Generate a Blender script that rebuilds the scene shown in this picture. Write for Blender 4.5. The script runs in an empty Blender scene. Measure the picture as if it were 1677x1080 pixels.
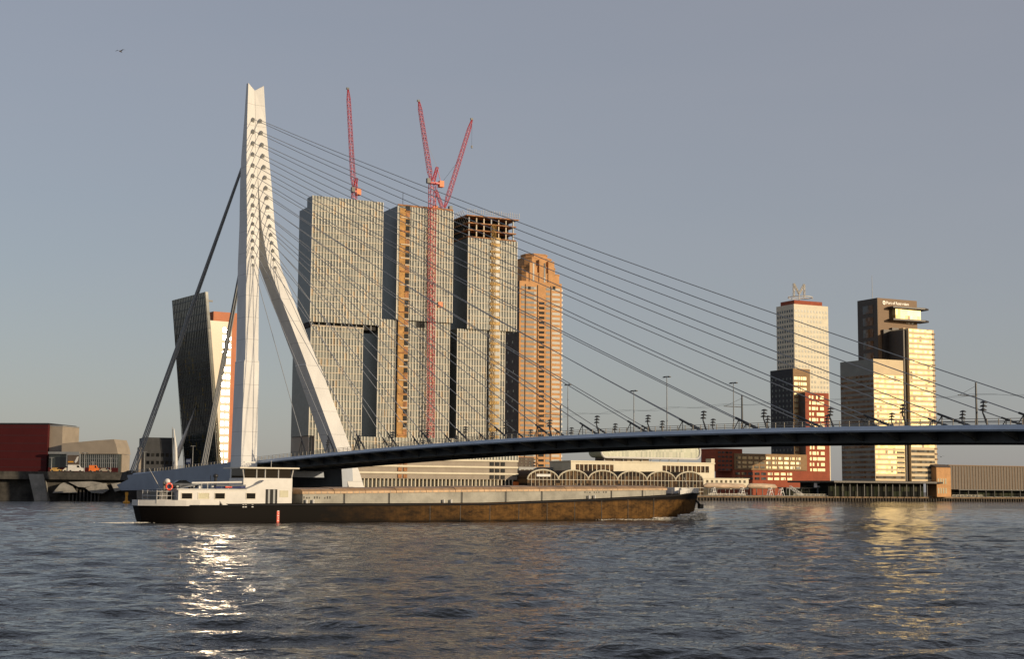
import bpy, bmesh, math, random
import numpy as np
from mathutils import Vector, Matrix
random.seed(7); rng = np.random.RandomState(11)
R = math.radians
S = bpy.context.scene

# ---------------------------------------------------------------- camera
F, CX, CY, H = 2400.0, 838.5, 540.0, 5.3          # focal length in photo pixels, eye height
PITCH, ROLL = math.atan(262 / F), R(.4)
cam_d = bpy.data.cameras.new('camera'); cam = bpy.data.objects.new('camera', cam_d)
S.collection.objects.link(cam); S.camera = cam
cam_d.sensor_width = 36; cam_d.lens = 36 * F / 1677; cam_d.clip_start = 1; cam_d.clip_end = 20000
cam.matrix_world = Matrix.Translation((0, 0, H)) @ Matrix.Rotation(math.pi / 2 + PITCH, 4, 'X') @ Matrix.Rotation(ROLL, 4, 'Z')

# ---------------------------------------------------------------- sky and sun
SUN_AZ, SUN_EL = 58.0, 11.0                        # degrees right of straight behind the camera
sx, sy = math.sin(R(SUN_AZ)), -math.cos(R(SUN_AZ))
W = bpy.data.worlds.new('World'); S.world = W; W.use_nodes = True
nt = W.node_tree; bg = nt.nodes['Background']
sky = nt.nodes.new('ShaderNodeTexSky'); sky.sky_type = 'NISHITA'; sky.sun_disc = False
sky.sun_elevation = R(SUN_EL); sky.sun_rotation = math.atan2(sx, sy)
sky.air_density = 1.0; sky.dust_density = 1.0; sky.ozone_density = 2.0; sky.altitude = 0
sky_mix = nt.nodes.new('ShaderNodeMix'); sky_mix.data_type = 'RGBA'          # thin even veil over the whole sky
sky_mix.inputs['Factor'].default_value = .66; sky_mix.inputs['B'].default_value = (4.12, 3.98, 4.30, 1)
vt = nt.nodes.new('ShaderNodeTexCoord'); vm = nt.nodes.new('ShaderNodeMapping'); vm.inputs['Scale'].default_value = (1, 1, 5)
vn = nt.nodes.new('ShaderNodeTexNoise'); vn.inputs['Scale'].default_value = 2.2; vn.inputs['Detail'].default_value = 5
vr = nt.nodes.new('ShaderNodeMapRange'); vr.inputs[1].default_value = .25; vr.inputs[2].default_value = .75; vr.inputs[3].default_value = .52; vr.inputs[4].default_value = .61
nt.links.new(vt.outputs['Generated'], vm.inputs[0]); nt.links.new(vm.outputs[0], vn.inputs[0]); nt.links.new(vn.outputs[0], vr.inputs[0]); nt.links.new(vr.outputs[0], sky_mix.inputs['Factor'])
nt.links.new(sky.outputs[0], sky_mix.inputs['A']); nt.links.new(sky_mix.outputs['Result'], bg.inputs[0]); bg.inputs[1].default_value = 0.10
sun_d = bpy.data.lights.new('sun', 'SUN'); sun = bpy.data.objects.new('sun', sun_d); S.collection.objects.link(sun)
sun_d.energy = 4.2; sun_d.angle = R(.5); sun_d.color = (1, .80, .54)
sd = Vector((sx * math.cos(R(SUN_EL)), sy * math.cos(R(SUN_EL)), math.sin(R(SUN_EL))))
sun.rotation_euler = sd.to_track_quat('Z', 'Y').to_euler(); sun.location = (200, -200, 200)
S.view_settings.view_transform = 'Standard'; S.view_settings.look = 'None'
S.view_settings.exposure = 0.0; S.view_settings.gamma = 1.0
S.cycles.max_bounces = 6; S.cycles.sample_clamp_indirect = 40.0

# ---------------------------------------------------------------- photo pixel -> direction
def ray(px, py):
    x, y = (px - CX) / F, (CY - py) / F
    c, s = math.cos(ROLL), math.sin(ROLL); x, y = x * c - y * s, x * s + y * c
    cp, sp = math.cos(PITCH), math.sin(PITCH)
    return (x, cp - y * sp, sp + y * cp)
def at(px, py, Y):
    d = ray(px, py); k = Y / d[1]; return Vector((d[0] * k, d[1] * k, d[2] * k + H))

# ---------------------------------------------------------------- mesh builder
class MB:
    def __init__(s): s.v = []; s.f = []
    def add(s, vs, fs):
        o = len(s.v); s.v += [tuple(p) for p in vs]; s.f += [tuple(i + o for i in f) for f in fs]; return s
    def box(s, x0, x1, y0, y1, z0, z1):
        return s.add([(x0,y0,z0),(x1,y0,z0),(x1,y1,z0),(x0,y1,z0),(x0,y0,z1),(x1,y0,z1),(x1,y1,z1),(x0,y1,z1)],
                     [(0,3,2,1),(4,5,6,7),(0,1,5,4),(1,2,6,5),(2,3,7,6),(3,0,4,7)])
    def hexa(s, b, t):
        return s.add(list(b) + list(t), [(0,3,2,1),(4,5,6,7),(0,1,5,4),(1,2,6,5),(2,3,7,6),(3,0,4,7)])
    def prism(s, pts, fn, d):                     # polygon pts (a,b), fn(a,b,t)->xyz, extruded t 0..d
        n = len(pts); a = [fn(p[0], p[1], 0) for p in pts]; b = [fn(p[0], p[1], d) for p in pts]
        return s.add(a + b, [tuple(range(n)), tuple(range(2 * n - 1, n - 1, -1))] + [(i, i + n, (i + 1) % n + n, (i + 1) % n) for i in range(n)])
    def xz(s, pts, y0, y1): return s.prism(pts, lambda a, b, t: (a, y0 + t, b), y1 - y0)
    def xy(s, pts, z0, z1): return s.prism(pts, lambda a, b, t: (a, b, z0 + t), z1 - z0)
    def yz(s, pts, x0, x1): return s.prism(pts, lambda a, b, t: (x0 + t, a, b), x1 - x0)
    def loft(s, rings, caps=True):
        n = len(rings[0]); o = len(s.v)
        for r in rings: s.v += [tuple(p) for p in r]
        for k in range(len(rings) - 1):
            for i in range(n):
                j = (i + 1) % n; s.f.append((o + k*n + i, o + k*n + j, o + (k+1)*n + j, o + (k+1)*n + i))
        if caps:
            s.f.append(tuple(o + i for i in range(n - 1, -1, -1))); s.f.append(tuple(o + (len(rings)-1)*n + i for i in range(n)))
        return s
    def path(s, pts, r, n=6):
        pts = [Vector(p) for p in pts]; rs = r if isinstance(r, (list, tuple)) else [r] * len(pts); rings = []
        for i, p in enumerate(pts):
            d = (pts[min(i+1, len(pts)-1)] - pts[max(i-1, 0)]).normalized()
            a = d.cross(Vector((0, 0, 1)) if abs(d.z) < .95 else Vector((1, 0, 0))).normalized(); b = d.cross(a)
            rings.append([p + (a * math.cos(2*math.pi*k/n) + b * math.sin(2*math.pi*k/n)) * rs[i] for k in range(n)])
        return s.loft(rings)
    def tube(s, a, b, r, n=6, r2=None): return s.path([a, b], [r, r if r2 is None else r2], n)
    def ball(s, c, rx, ry=None, rz=None, nu=10, nv=6):
        ry = ry or rx; rz = rz or rx; rings = []
        for j in range(nv + 1):
            t = -math.pi/2 + math.pi * j / nv; cr = max(math.cos(t), .02)
            rings.append([(c[0] + rx*cr*math.cos(2*math.pi*i/nu), c[1] + ry*cr*math.sin(2*math.pi*i/nu), c[2] + rz*math.sin(t)) for i in range(nu)])
        return s.loft(rings)
    def torus(s, c, rad, r, axis='y', nu=16, nv=6):
        rings = []
        for i in range(nu + 1):
            a = 2*math.pi*i/nu; ring = []
            for j in range(nv):
                b = 2*math.pi*j/nv; q = rad + r*math.cos(b)
                p = (q*math.cos(a), r*math.sin(b), q*math.sin(a)) if axis == 'y' else (q*math.cos(a), q*math.sin(a), r*math.sin(b))
                ring.append((c[0]+p[0], c[1]+p[1], c[2]+p[2]))
            rings.append(ring)
        return s.loft(rings, False)
    def lattice(s, a, b, w0, w1, n, r=.09, side=None):    # four-chord lattice with diagonals
        a, b = Vector(a), Vector(b); d = (b - a).normalized()
        p = (side or (Vector((1, 0, 0)) if abs(d.x) < .8 else Vector((0, 0, 1)))); p = (p - d * p.dot(d)).normalized(); q = d.cross(p)
        def ring(k):
            t = k / n; w = (w0 + (w1 - w0) * t) / 2; c = a.lerp(b, t)
            return [c + (p*i + q*j) * w for i, j in ((-1,-1),(1,-1),(1,1),(-1,1))]
        rs = [ring(k) for k in range(n + 1)]
        for i in range(4): s.tube(rs[0][i], rs[n][i], r, 4)
        for k in range(n):
            for i in range(4):
                j = (i + 1) % 4
                e = (rs[k][i], rs[k+1][j]) if k % 2 else (rs[k][j], rs[k+1][i]); s.tube(*e, r * .62, 3)
                s.tube(rs[k+1][i], rs[k+1][j], r * .62, 3)
        return s
    def mesh(s, name, mat, smooth=False):
        m = bpy.data.meshes.new(name); m.from_pydata(s.v, [], s.f); m.materials.append(mat)
        bm = bmesh.new(); bm.from_mesh(m); bmesh.ops.recalc_face_normals(bm, faces=bm.faces); bm.to_mesh(m); bm.free()
        if smooth:
            m.polygons.foreach_set('use_smooth', [True] * len(m.polygons)); m.set_sharp_from_angle(angle=R(38))
        m.update(); return m
    def obj(s, name, mat, parent=None, smooth=False, kind=None):
        return link(name, s.mesh(name, mat, smooth), parent, kind)
def link(name, data, parent=None, kind=None, loc=None, rz=0):
    o = bpy.data.objects.new(name, data); S.collection.objects.link(o)
    if parent: o.parent = parent
    if loc is not None: o.location = loc
    if rz: o.rotation_euler = (0, 0, rz)
    if kind: o['kind'] = kind
    return o
def tag(o, label, cat, group=None):
    o['label'] = label; o['category'] = cat
    if group: o['group'] = group
    return o
def copy_tree(o, parent=None):
    c = o.copy(); S.collection.objects.link(c); c.parent = parent
    for ch in list(o.children): copy_tree(ch, c)
    return c

class Fr:      # frame of a building or vessel: x along its front (to the right), y into depth, z up
    def __init__(s, X, Y, th, z0=0):
        s.O = (X, Y); s.th = R(th); s.z0 = z0; s.e1 = (math.cos(s.th), math.sin(s.th)); s.e2 = (-math.sin(s.th), math.cos(s.th))
    @classmethod
    def px(c, px, py, Y, th, z0=0):
        p = at(px, py, Y); return c(p.x, Y, th, z0)
    def front(s, px, py, yo=0):
        d = ray(px, py); k = (yo + s.O[0]*s.e2[0] + s.O[1]*s.e2[1]) / (d[0]*s.e2[0] + d[1]*s.e2[1])
        x, y, z = d[0]*k - s.O[0], d[1]*k - s.O[1], d[2]*k + H; return (x*s.e1[0] + y*s.e1[1], z - s.z0)
    def x(s, px, py=740, yo=0): return s.front(px, py, yo)[0]
    def z(s, px, py, yo=0): return s.front(px, py, yo)[1]
    def left(s, px, py, xo=0):
        d = ray(px, py); k = (xo + s.O[0]*s.e1[0] + s.O[1]*s.e1[1]) / (d[0]*s.e1[0] + d[1]*s.e1[1])
        x, y, z = d[0]*k - s.O[0], d[1]*k - s.O[1], d[2]*k + H; return (x*s.e2[0] + y*s.e2[1], z - s.z0)
    def y(s, px, py=740, xo=0): return s.left(px, py, xo)[0]
    def w(s, x, y, z): return Vector((s.O[0] + s.e1[0]*x + s.e2[0]*y, s.O[1] + s.e1[1]*x + s.e2[1]*y, z + s.z0))
    def root(s, name, label, cat, group=None):
        o = link(name, None, None, None, (s.O[0], s.O[1], s.z0), s.th); o.empty_display_size = 2; return tag(o, label, cat, group)

# ---------------------------------------------------------------- materials
def mat(name, col, rough=.6, metal=0., noise=.12, scale=.5, spec=.5, bump=0., bscale=4., coat=0., stretch=(1, 1, 1), col2=None):
    m = bpy.data.materials.new(name); m.use_nodes = True; t = m.node_tree; b = t.nodes['Principled BSDF']
    b.inputs['Roughness'].default_value = rough; b.inputs['Metallic'].default_value = metal
    b.inputs['Specular IOR Level'].default_value = spec; b.inputs['Coat Weight'].default_value = coat
    c = (*col, 1); b.inputs['Base Color'].default_value = c
    if noise or bump or col2:
        tc = t.nodes.new('ShaderNodeTexCoord'); mp = t.nodes.new('ShaderNodeMapping'); mp.inputs['Scale'].default_value = stretch
        t.links.new(tc.outputs['Object'], mp.inputs[0])
    if noise or col2:
        n = t.nodes.new('ShaderNodeTexNoise'); n.inputs['Scale'].default_value = scale; n.inputs['Detail'].default_value = 6; n.inputs['Roughness'].default_value = .65
        t.links.new(mp.outputs[0], n.inputs[0]); r = t.nodes.new('ShaderNodeValToRGB')
        r.color_ramp.elements[0].position = .3; r.color_ramp.elements[1].position = .7
        d = col2 or tuple(x * (1 - noise * 2) for x in col)
        r.color_ramp.elements[0].color = (*d, 1); r.color_ramp.elements[1].color = (*(min(1, x * (1 + noise)) for x in col), 1)
        t.links.new(n.outputs[0], r.inputs[0]); t.links.new(r.outputs[0], b.inputs['Base Color'])
    if bump:
        n2 = t.nodes.new('ShaderNodeTexNoise'); n2.inputs['Scale'].default_value = bscale; n2.inputs['Detail'].default_value = 5
        t.links.new(mp.outputs[0], n2.inputs[0]); bp = t.nodes.new('ShaderNodeBump'); bp.inputs['Strength'].default_value = bump
        t.links.new(n2.outputs[0], bp.inputs['Height']); t.links.new(bp.outputs[0], b.inputs['Normal'])
    return m
def panes(name, cell, cols, rough=.12, metal=0., spec=.6, wob=.0):     # glazing, every pane of the grid its own tint
    m = bpy.data.materials.new(name); m.use_nodes = True; t = m.node_tree; b = t.nodes['Principled BSDF']
    tc = t.nodes.new('ShaderNodeTexCoord'); dv = t.nodes.new('ShaderNodeVectorMath'); dv.operation = 'DIVIDE'; dv.inputs[1].default_value = cell
    fl = t.nodes.new('ShaderNodeVectorMath'); fl.operation = 'FLOOR'; wn = t.nodes.new('ShaderNodeTexWhiteNoise'); wn.noise_dimensions = '3D'
    t.links.new(tc.outputs['Object'], dv.inputs[0]); t.links.new(dv.outputs[0], fl.inputs[0]); t.links.new(fl.outputs[0], wn.inputs[0])
    r = t.nodes.new('ShaderNodeValToRGB'); r.color_ramp.interpolation = 'CONSTANT'; e = r.color_ramp.elements
    p = 0
    for i, (c, w) in enumerate(cols):
        el = e[i] if i < 2 else e.new(p); el.position = p; el.color = (*c, 1); p += w
    t.links.new(wn.outputs['Value'], r.inputs[0]); t.links.new(r.outputs[0], b.inputs['Base Color'])
    bn = t.nodes.new('ShaderNodeTexNoise'); bn.inputs['Scale'].default_value = .06; bn.inputs['Detail'].default_value = 3; t.links.new(tc.outputs['Object'], bn.inputs[0])
    br = t.nodes.new('ShaderNodeMapRange'); br.inputs[1].default_value = .3; br.inputs[2].default_value = .7; br.inputs[3].default_value = .72; br.inputs[4].default_value = 1.15; t.links.new(bn.outputs[0], br.inputs[0])
    bx_ = t.nodes.new('ShaderNodeVectorMath'); bx_.operation = 'SCALE'; t.links.new(r.outputs[0], bx_.inputs[0]); t.links.new(br.outputs[0], bx_.inputs['Scale']); t.links.new(bx_.outputs[0], b.inputs['Base Color'])
    b.inputs['Roughness'].default_value = rough; b.inputs['Metallic'].default_value = metal; b.inputs['Specular IOR Level'].default_value = spec
    if wob:
        sc = t.nodes.new('ShaderNodeVectorMath'); sc.operation = 'SUBTRACT'; sc.inputs[1].default_value = (.5, .5, .5)
        t.links.new(wn.outputs['Color'], sc.inputs[0]); s2 = t.nodes.new('ShaderNodeVectorMath'); s2.operation = 'SCALE'; s2.inputs['Scale'].default_value = wob
        t.links.new(sc.outputs[0], s2.inputs[0]); g = t.nodes.new('ShaderNodeNewGeometry'); a = t.nodes.new('ShaderNodeVectorMath'); a.operation = 'ADD'
        t.links.new(g.outputs['Normal'], a.inputs[0]); t.links.new(s2.outputs[0], a.inputs[1]); nn = t.nodes.new('ShaderNodeVectorMath'); nn.operation = 'NORMALIZE'
        t.links.new(a.outputs[0], nn.inputs[0]); t.links.new(nn.outputs[0], b.inputs['Normal'])
    return m
M = {}
M['pylon'] = mat('pylon_paint', (.64, .63, .61), .5, noise=.07, scale=.16, stretch=(1, 1, .15))
def seams(m, pitch, wid, k):          # welded plate joints across a tall steel leg
    t = m.node_tree; b = t.nodes['Principled BSDF']; src = b.inputs['Base Color'].links[0].from_socket
    tc = t.nodes.new('ShaderNodeTexCoord'); sp = t.nodes.new('ShaderNodeSeparateXYZ'); t.links.new(tc.outputs['Object'], sp.inputs[0])
    a = t.nodes.new('ShaderNodeMath'); a.operation = 'MODULO'; a.inputs[1].default_value = pitch; t.links.new(sp.outputs['Z'], a.inputs[0])
    c = t.nodes.new('ShaderNodeMath'); c.operation = 'LESS_THAN'; c.inputs[1].default_value = wid; t.links.new(a.outputs[0], c.inputs[0])
    x = t.nodes.new('ShaderNodeMix'); x.data_type = 'RGBA'; x.blend_type = 'MULTIPLY'; t.links.new(c.outputs[0], x.inputs['Factor']); t.links.new(src, x.inputs['A']); x.inputs['B'].default_value = (k, k, k, 1)
    t.links.new(x.outputs['Result'], b.inputs['Base Color'])
seams(M['pylon'], 7.3, .14, .62)
M['anchor_grey'] = mat('anchor_grey', (.33, .33, .32), .5, noise=0)
M['steel_blue'] = mat('steel_blue_grey', (.27, .31, .38), .5, noise=.08, scale=.2)
M['deck_edge'] = mat('deck_edge_paint', (.46, .54, .64), .45, noise=.08, scale=.15)
M['deck_under'] = mat('deck_underside', (.10, .11, .12), .6, noise=.2, scale=.3)
M['asphalt'] = mat('asphalt', (.05, .05, .052), .85, noise=.15, scale=.6)
M['cable'] = mat('cable_sheath', (.30, .31, .32), .4, noise=0)
M['dark_metal'] = mat('dark_metal', (.022, .023, .026), .45, noise=.1)
M['grey_metal'] = mat('grey_metal', (.22, .23, .24), .45, noise=.1)
M['rail'] = mat('railing_steel', (.35, .31, .25), .5, noise=.1)
M['white'] = mat('white_paint', (.60, .585, .56), .55, noise=.06, scale=.6)
M['offwhite'] = mat('offwhite', (.62, .57, .48), .6, noise=.08)
M['concrete'] = mat('concrete', (.26, .25, .23), .85, noise=.22, scale=.35, bump=.3)
M['dark_concrete'] = mat('dark_concrete', (.06, .055, .048), .9, noise=.4, scale=.3, bump=.5, bscale=1)
M['paving'] = mat('quay_paving', (.20, .18, .155), .85, noise=.2, scale=.08)
M['timber'] = mat('wet_timber', (.055, .038, .024), .8, noise=.35, scale=1.2)
M['tim_wale'] = mat('timber_wale', (.20, .13, .07), .8, noise=.35, scale=.5)
M['fin'] = mat('aluminium_fin', (.66, .625, .54), .5, noise=.10, scale=.09)
M['fin2'] = mat('floor_edge', (.50, .40, .28), .5, noise=.25, scale=.2)
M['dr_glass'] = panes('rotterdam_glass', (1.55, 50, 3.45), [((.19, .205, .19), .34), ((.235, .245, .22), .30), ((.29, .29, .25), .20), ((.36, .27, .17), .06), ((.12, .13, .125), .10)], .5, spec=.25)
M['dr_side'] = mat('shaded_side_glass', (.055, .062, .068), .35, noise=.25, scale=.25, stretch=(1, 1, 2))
M['shaft'] = mat('open_concrete_shaft', (.46, .25, .08), .8, noise=.25, scale=.4)
M['form'] = mat('formwork_timber', (.36, .16, .06), .75, noise=.35, scale=.6)
M['gold'] = mat('hoist_gold', (.50, .31, .09), .6, noise=.3, scale=.7)
M['red'] = mat('crane_red', (.50, .035, .05), .45, noise=.08)
M['orange'] = mat('orange_paint', (.72, .17, .03), .5, noise=.1)
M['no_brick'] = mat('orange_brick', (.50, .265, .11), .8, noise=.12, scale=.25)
M['no_dark'] = mat('shaded_side_brown', (.10, .075, .06), .8, noise=.2, scale=.3)  # orange tower's side shade put into this brown; other parts plain brown
M['no_glass'] = panes('orleans_glass', (2.1, 60, 3.3), [((.20, .21, .21), .45), ((.40, .39, .36), .25), ((.06, .06, .06), .15), ((.42, .38, .32), .15)], .5, spec=.25)
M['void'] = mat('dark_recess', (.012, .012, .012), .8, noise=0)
M['mv_white'] = mat('pale_brick', (.66, .60, .46), .7, noise=.06, scale=.2)
M['mv_glass'] = mat('pale_tower_glass', (.33, .33, .29), .2, noise=.2, scale=.5)
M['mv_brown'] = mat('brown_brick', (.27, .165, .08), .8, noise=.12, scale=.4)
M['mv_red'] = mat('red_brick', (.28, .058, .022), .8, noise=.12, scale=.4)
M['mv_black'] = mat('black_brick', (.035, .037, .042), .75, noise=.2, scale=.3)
M['sun_glass'] = panes('sun_gold_glass', (1.9, 60, 3.5), [((.62, .50, .22), .52), ((.46, .36, .15), .25), ((.16, .12, .07), .08), ((.68, .59, .33), .15)], .42, .40, wob=.06)  # low sun's gold reflection put into the pane colours
M['win_glass'] = panes('sun_gold_window', (1.3, 60, 3.7), [((.62, .52, .30), .45), ((.48, .40, .23), .25), ((.10, .09, .07), .15), ((.70, .62, .44), .15)], .45, .25, wob=.03)  # pane tints carry painted gold of the reflected sun
M['screen_top'] = panes('upper_screen_glass', (30, 1.8, 1.9), [((.10, .11, .11), .5), ((.14, .15, .145), .3), ((.06, .065, .06), .2)], .08)  # lighter tints stand for sky reflected in and seen through the screen
M['dim_glass'] = panes('dim_glass', (1.9, 1.9, 3.5), [((.05, .055, .06), .5), ((.10, .11, .11), .3), ((.02, .02, .02), .2)], .06)
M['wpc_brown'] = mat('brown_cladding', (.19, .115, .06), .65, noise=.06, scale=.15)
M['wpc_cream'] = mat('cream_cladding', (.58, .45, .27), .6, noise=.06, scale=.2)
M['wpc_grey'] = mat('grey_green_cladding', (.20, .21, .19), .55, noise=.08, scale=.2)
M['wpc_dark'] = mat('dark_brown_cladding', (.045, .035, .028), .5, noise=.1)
M['kpn_pale'] = mat('pale_panel', (.58, .49, .37), .55, noise=.03, scale=.1, coat=.12)
M['kpn_pale'].node_tree.nodes['Principled BSDF'].inputs['Coat Roughness'].default_value = .2
M['kpn_glass'] = panes('leaning_glass', (30, 1.8, 3.6), [((.035, .045, .04), .5), ((.06, .07, .06), .3), ((.02, .022, .02), .12), ((.16, .12, .03), .08)], .1)  # the few yellow panes are painted warm reflections
M['kpn_mirror'] = mat('mirror_window', (.92, .90, .86), .135, 1.0, noise=0)
M['kpn_orange'] = mat('orange_panel', (.42, .12, .035), .6, noise=.08, scale=.2)
M['lux_red'] = mat('deep_red_panel', (.06, .008, .009), .7, noise=.08, spec=.2, scale=.15)
M['beige'] = mat('beige_panel', (.29, .245, .195), .7, noise=.08, scale=.2)
M['hall_glass'] = panes('hall_glass', (2.2, 30, 30), [((.015, .02, .02), .5), ((.035, .045, .045), .3), ((.07, .08, .08), .2)], .1)
M['pane'] = mat('window_pane', (.005, .006, .007), .02, noise=0, spec=.14)
M['blind'] = mat('curtained_pane', (.36, .34, .22), .3, noise=.1)
M['hatch'] = mat('hatch_cover_aluminium', (.40, .25, .13), .5, .1, noise=.2, scale=.6)
M['coaming'] = mat('coaming_paint', (.30, .285, .24), .6, noise=.2, scale=.4)
M['black'] = mat('black_paint', (.010, .009, .008), .55, noise=.25, scale=.3)
M['car'] = mat('car_paint', (.012, .016, .02), .15, coat=1, noise=0)
M['tyre'] = mat('rubber', (.02, .02, .02), .8, noise=0)
M['buoy_red'] = mat('lifebuoy_red', (.72, .06, .02), .5, noise=.05)
M['yellow'] = mat('buoy_yellow', (.65, .30, .02), .5, noise=.1)
M['blue'] = mat('blue_plastic', (.03, .04, .12), .5, noise=.1)
M['foam'] = mat('foam', (.78, .74, .66), .9, noise=.15, scale=2)
M['bird'] = mat('plumage', (.10, .10, .11), .8, noise=.1)
M['shed'] = mat('shed_sheet', (.10, .075, .055), .6, noise=.15, scale=.5)
M['hall_dark'] = panes('hall_brown_glass', (1.2, 40, 2), [((.05, .03, .018), .5), ((.12, .075, .04), .25), ((.02, .015, .012), .25)], .7, spec=.1)
M['roof_glass'] = panes('green_ribbon_glass', (1.1, 40, 6), [((.22, .24, .15), .5), ((.28, .29, .2), .3), ((.15, .17, .11), .2)], .4)
M['lobby'] = panes('shaded_lobby_glass', (2.0, 2.0, 3), [((.012, .013, .012), .6), ((.03, .035, .022), .3), ((.05, .05, .035), .1)], .8, spec=.05)  # shade under the canopies put into this dark, dull glass
M['tube'] = mat('pinkish_canvas', (.50, .37, .26), .6, noise=.25, scale=.35, stretch=(.4, 1, 1))
# ship's side: black at the stern and along the top, patchy ochre amidships
def hull_mat(L):
    m = bpy.data.materials.new('barge_hull_paint'); m.use_nodes = True; t = m.node_tree; b = t.nodes['Principled BSDF']
    tc = t.nodes.new('ShaderNodeTexCoord'); sp = t.nodes.new('ShaderNodeSeparateXYZ'); t.links.new(tc.outputs['Object'], sp.inputs[0])
    mp = t.nodes.new('ShaderNodeMapping'); mp.inputs['Scale'].default_value = (.25, 1, .5); t.links.new(tc.outputs['Object'], mp.inputs[0])
    n = t.nodes.new('ShaderNodeTexNoise'); n.inputs['Scale'].default_value = .8; n.inputs['Detail'].default_value = 8; n.inputs['Roughness'].default_value = .7; t.links.new(mp.outputs[0], n.inputs[0])
    mp2 = t.nodes.new('ShaderNodeMapping'); mp2.inputs['Scale'].default_value = (3.0, 1, .12); t.links.new(tc.outputs['Object'], mp2.inputs[0])
    n2 = t.nodes.new('ShaderNodeTexNoise'); n2.inputs['Scale'].default_value = 1.; n2.inputs['Detail'].default_value = 5; t.links.new(mp2.outputs[0], n2.inputs[0])
    def math_(op, a, bb):
        q = t.nodes.new('ShaderNodeMath'); q.operation = op
        for i, v in enumerate((a, bb)):
            if isinstance(v, (int, float)): q.inputs[i].default_value = v
            else: t.links.new(v, q.inputs[i])
        return q.outputs[0]
    def ramp(v, lo, hi):
        q = t.nodes.new('ShaderNodeMapRange'); q.inputs[1].default_value = lo; q.inputs[2].default_value = hi; t.links.new(v, q.inputs[0]); return q.outputs[0]
    xj = math_('ADD', sp.outputs['X'], math_('MULTIPLY', n.outputs[0], 22))
    n3 = t.nodes.new('ShaderNodeTexNoise'); n3.inputs['Scale'].default_value = 2.2; n3.inputs['Detail'].default_value = 7; n3.inputs['Roughness'].default_value = .75; t.links.new(mp.outputs[0], n3.inputs[0])
    zj = math_('ADD', sp.outputs['Z'], math_('MULTIPLY', n.outputs[0], .9))
    along = ramp(xj, 40, 72); lowz = ramp(zj, .45, .95); sheer = math_('MULTIPLY', sp.outputs['X'], .016)
    highz = ramp(math_('SUBTRACT', zj, sheer), 2.65, 2.25)
    k = math_('MULTIPLY', math_('MULTIPLY', along, lowz), highz)
    k = math_('MULTIPLY', k, math_('ADD', .45, math_('MULTIPLY', n2.outputs[0], .9))); k = math_('MULTIPLY', k, ramp(n3.outputs[0], .30, .60))
    mx = t.nodes.new('ShaderNodeMix'); mx.data_type = 'RGBA'; t.links.new(k, mx.inputs['Factor'])
    mx.inputs['A'].default_value = (.0045, .0035, .003, 1); mx.inputs['B'].default_value = (.135, .068, .019, 1)
    t.links.new(mx.outputs['Result'], b.inputs['Base Color']); b.inputs['Roughness'].default_value = .65; b.inputs['Specular IOR Level'].default_value = .08
    bp = t.nodes.new('ShaderNodeBump'); bp.inputs['Strength'].default_value = .25; t.links.new(n.outputs[0], bp.inputs['Height']); t.links.new(bp.outputs[0], b.inputs['Normal'])
    return m
def water_mat():
    m = bpy.data.materials.new('river_water'); m.use_nodes = True; t = m.node_tree; b = t.nodes['Principled BSDF']
    b.inputs['Base Color'].default_value = (.004, .006, .007, 1); b.inputs['Roughness'].default_value = .05; b.inputs['IOR'].default_value = 1.33
    b.inputs['Specular IOR Level'].default_value = .5
    tc = t.nodes.new('ShaderNodeTexCoord'); h = None
    for sc, st, w in ((.5, (1, .8, 1), .5), (1.4, (.8, 1, 1), .34), (3.6, (.8, 1, 1), .15), (8.5, (1, 1, 1), .035)):
        mp = t.nodes.new('ShaderNodeMapping'); mp.inputs['Scale'].default_value = st; mp.inputs['Rotation'].default_value = (0, 0, .35); t.links.new(tc.outputs['Object'], mp.inputs[0])
        n = t.nodes.new('ShaderNodeTexNoise'); n.inputs['Scale'].default_value = sc; n.inputs['Detail'].default_value = 3; n.inputs['Roughness'].default_value = .55; t.links.new(mp.outputs[0], n.inputs[0])
        q = t.nodes.new('ShaderNodeMath'); q.operation = 'MULTIPLY'; q.inputs[1].default_value = w; t.links.new(n.outputs[0], q.inputs[0])
        if h is None: h = q.outputs[0]
        else:
            a = t.nodes.new('ShaderNodeMath'); a.operation = 'ADD'; t.links.new(h, a.inputs[0]); t.links.new(q.outputs[0], a.inputs[1]); h = a.outputs[0]
    bp = t.nodes.new('ShaderNodeBump'); bp.inputs['Strength'].default_value = 1.0; bp.inputs['Distance'].default_value = .46
    t.links.new(h, bp.inputs['Height']); t.links.new(bp.outputs[0], b.inputs['Normal'])
    return m
M['water'] = water_mat()

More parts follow.
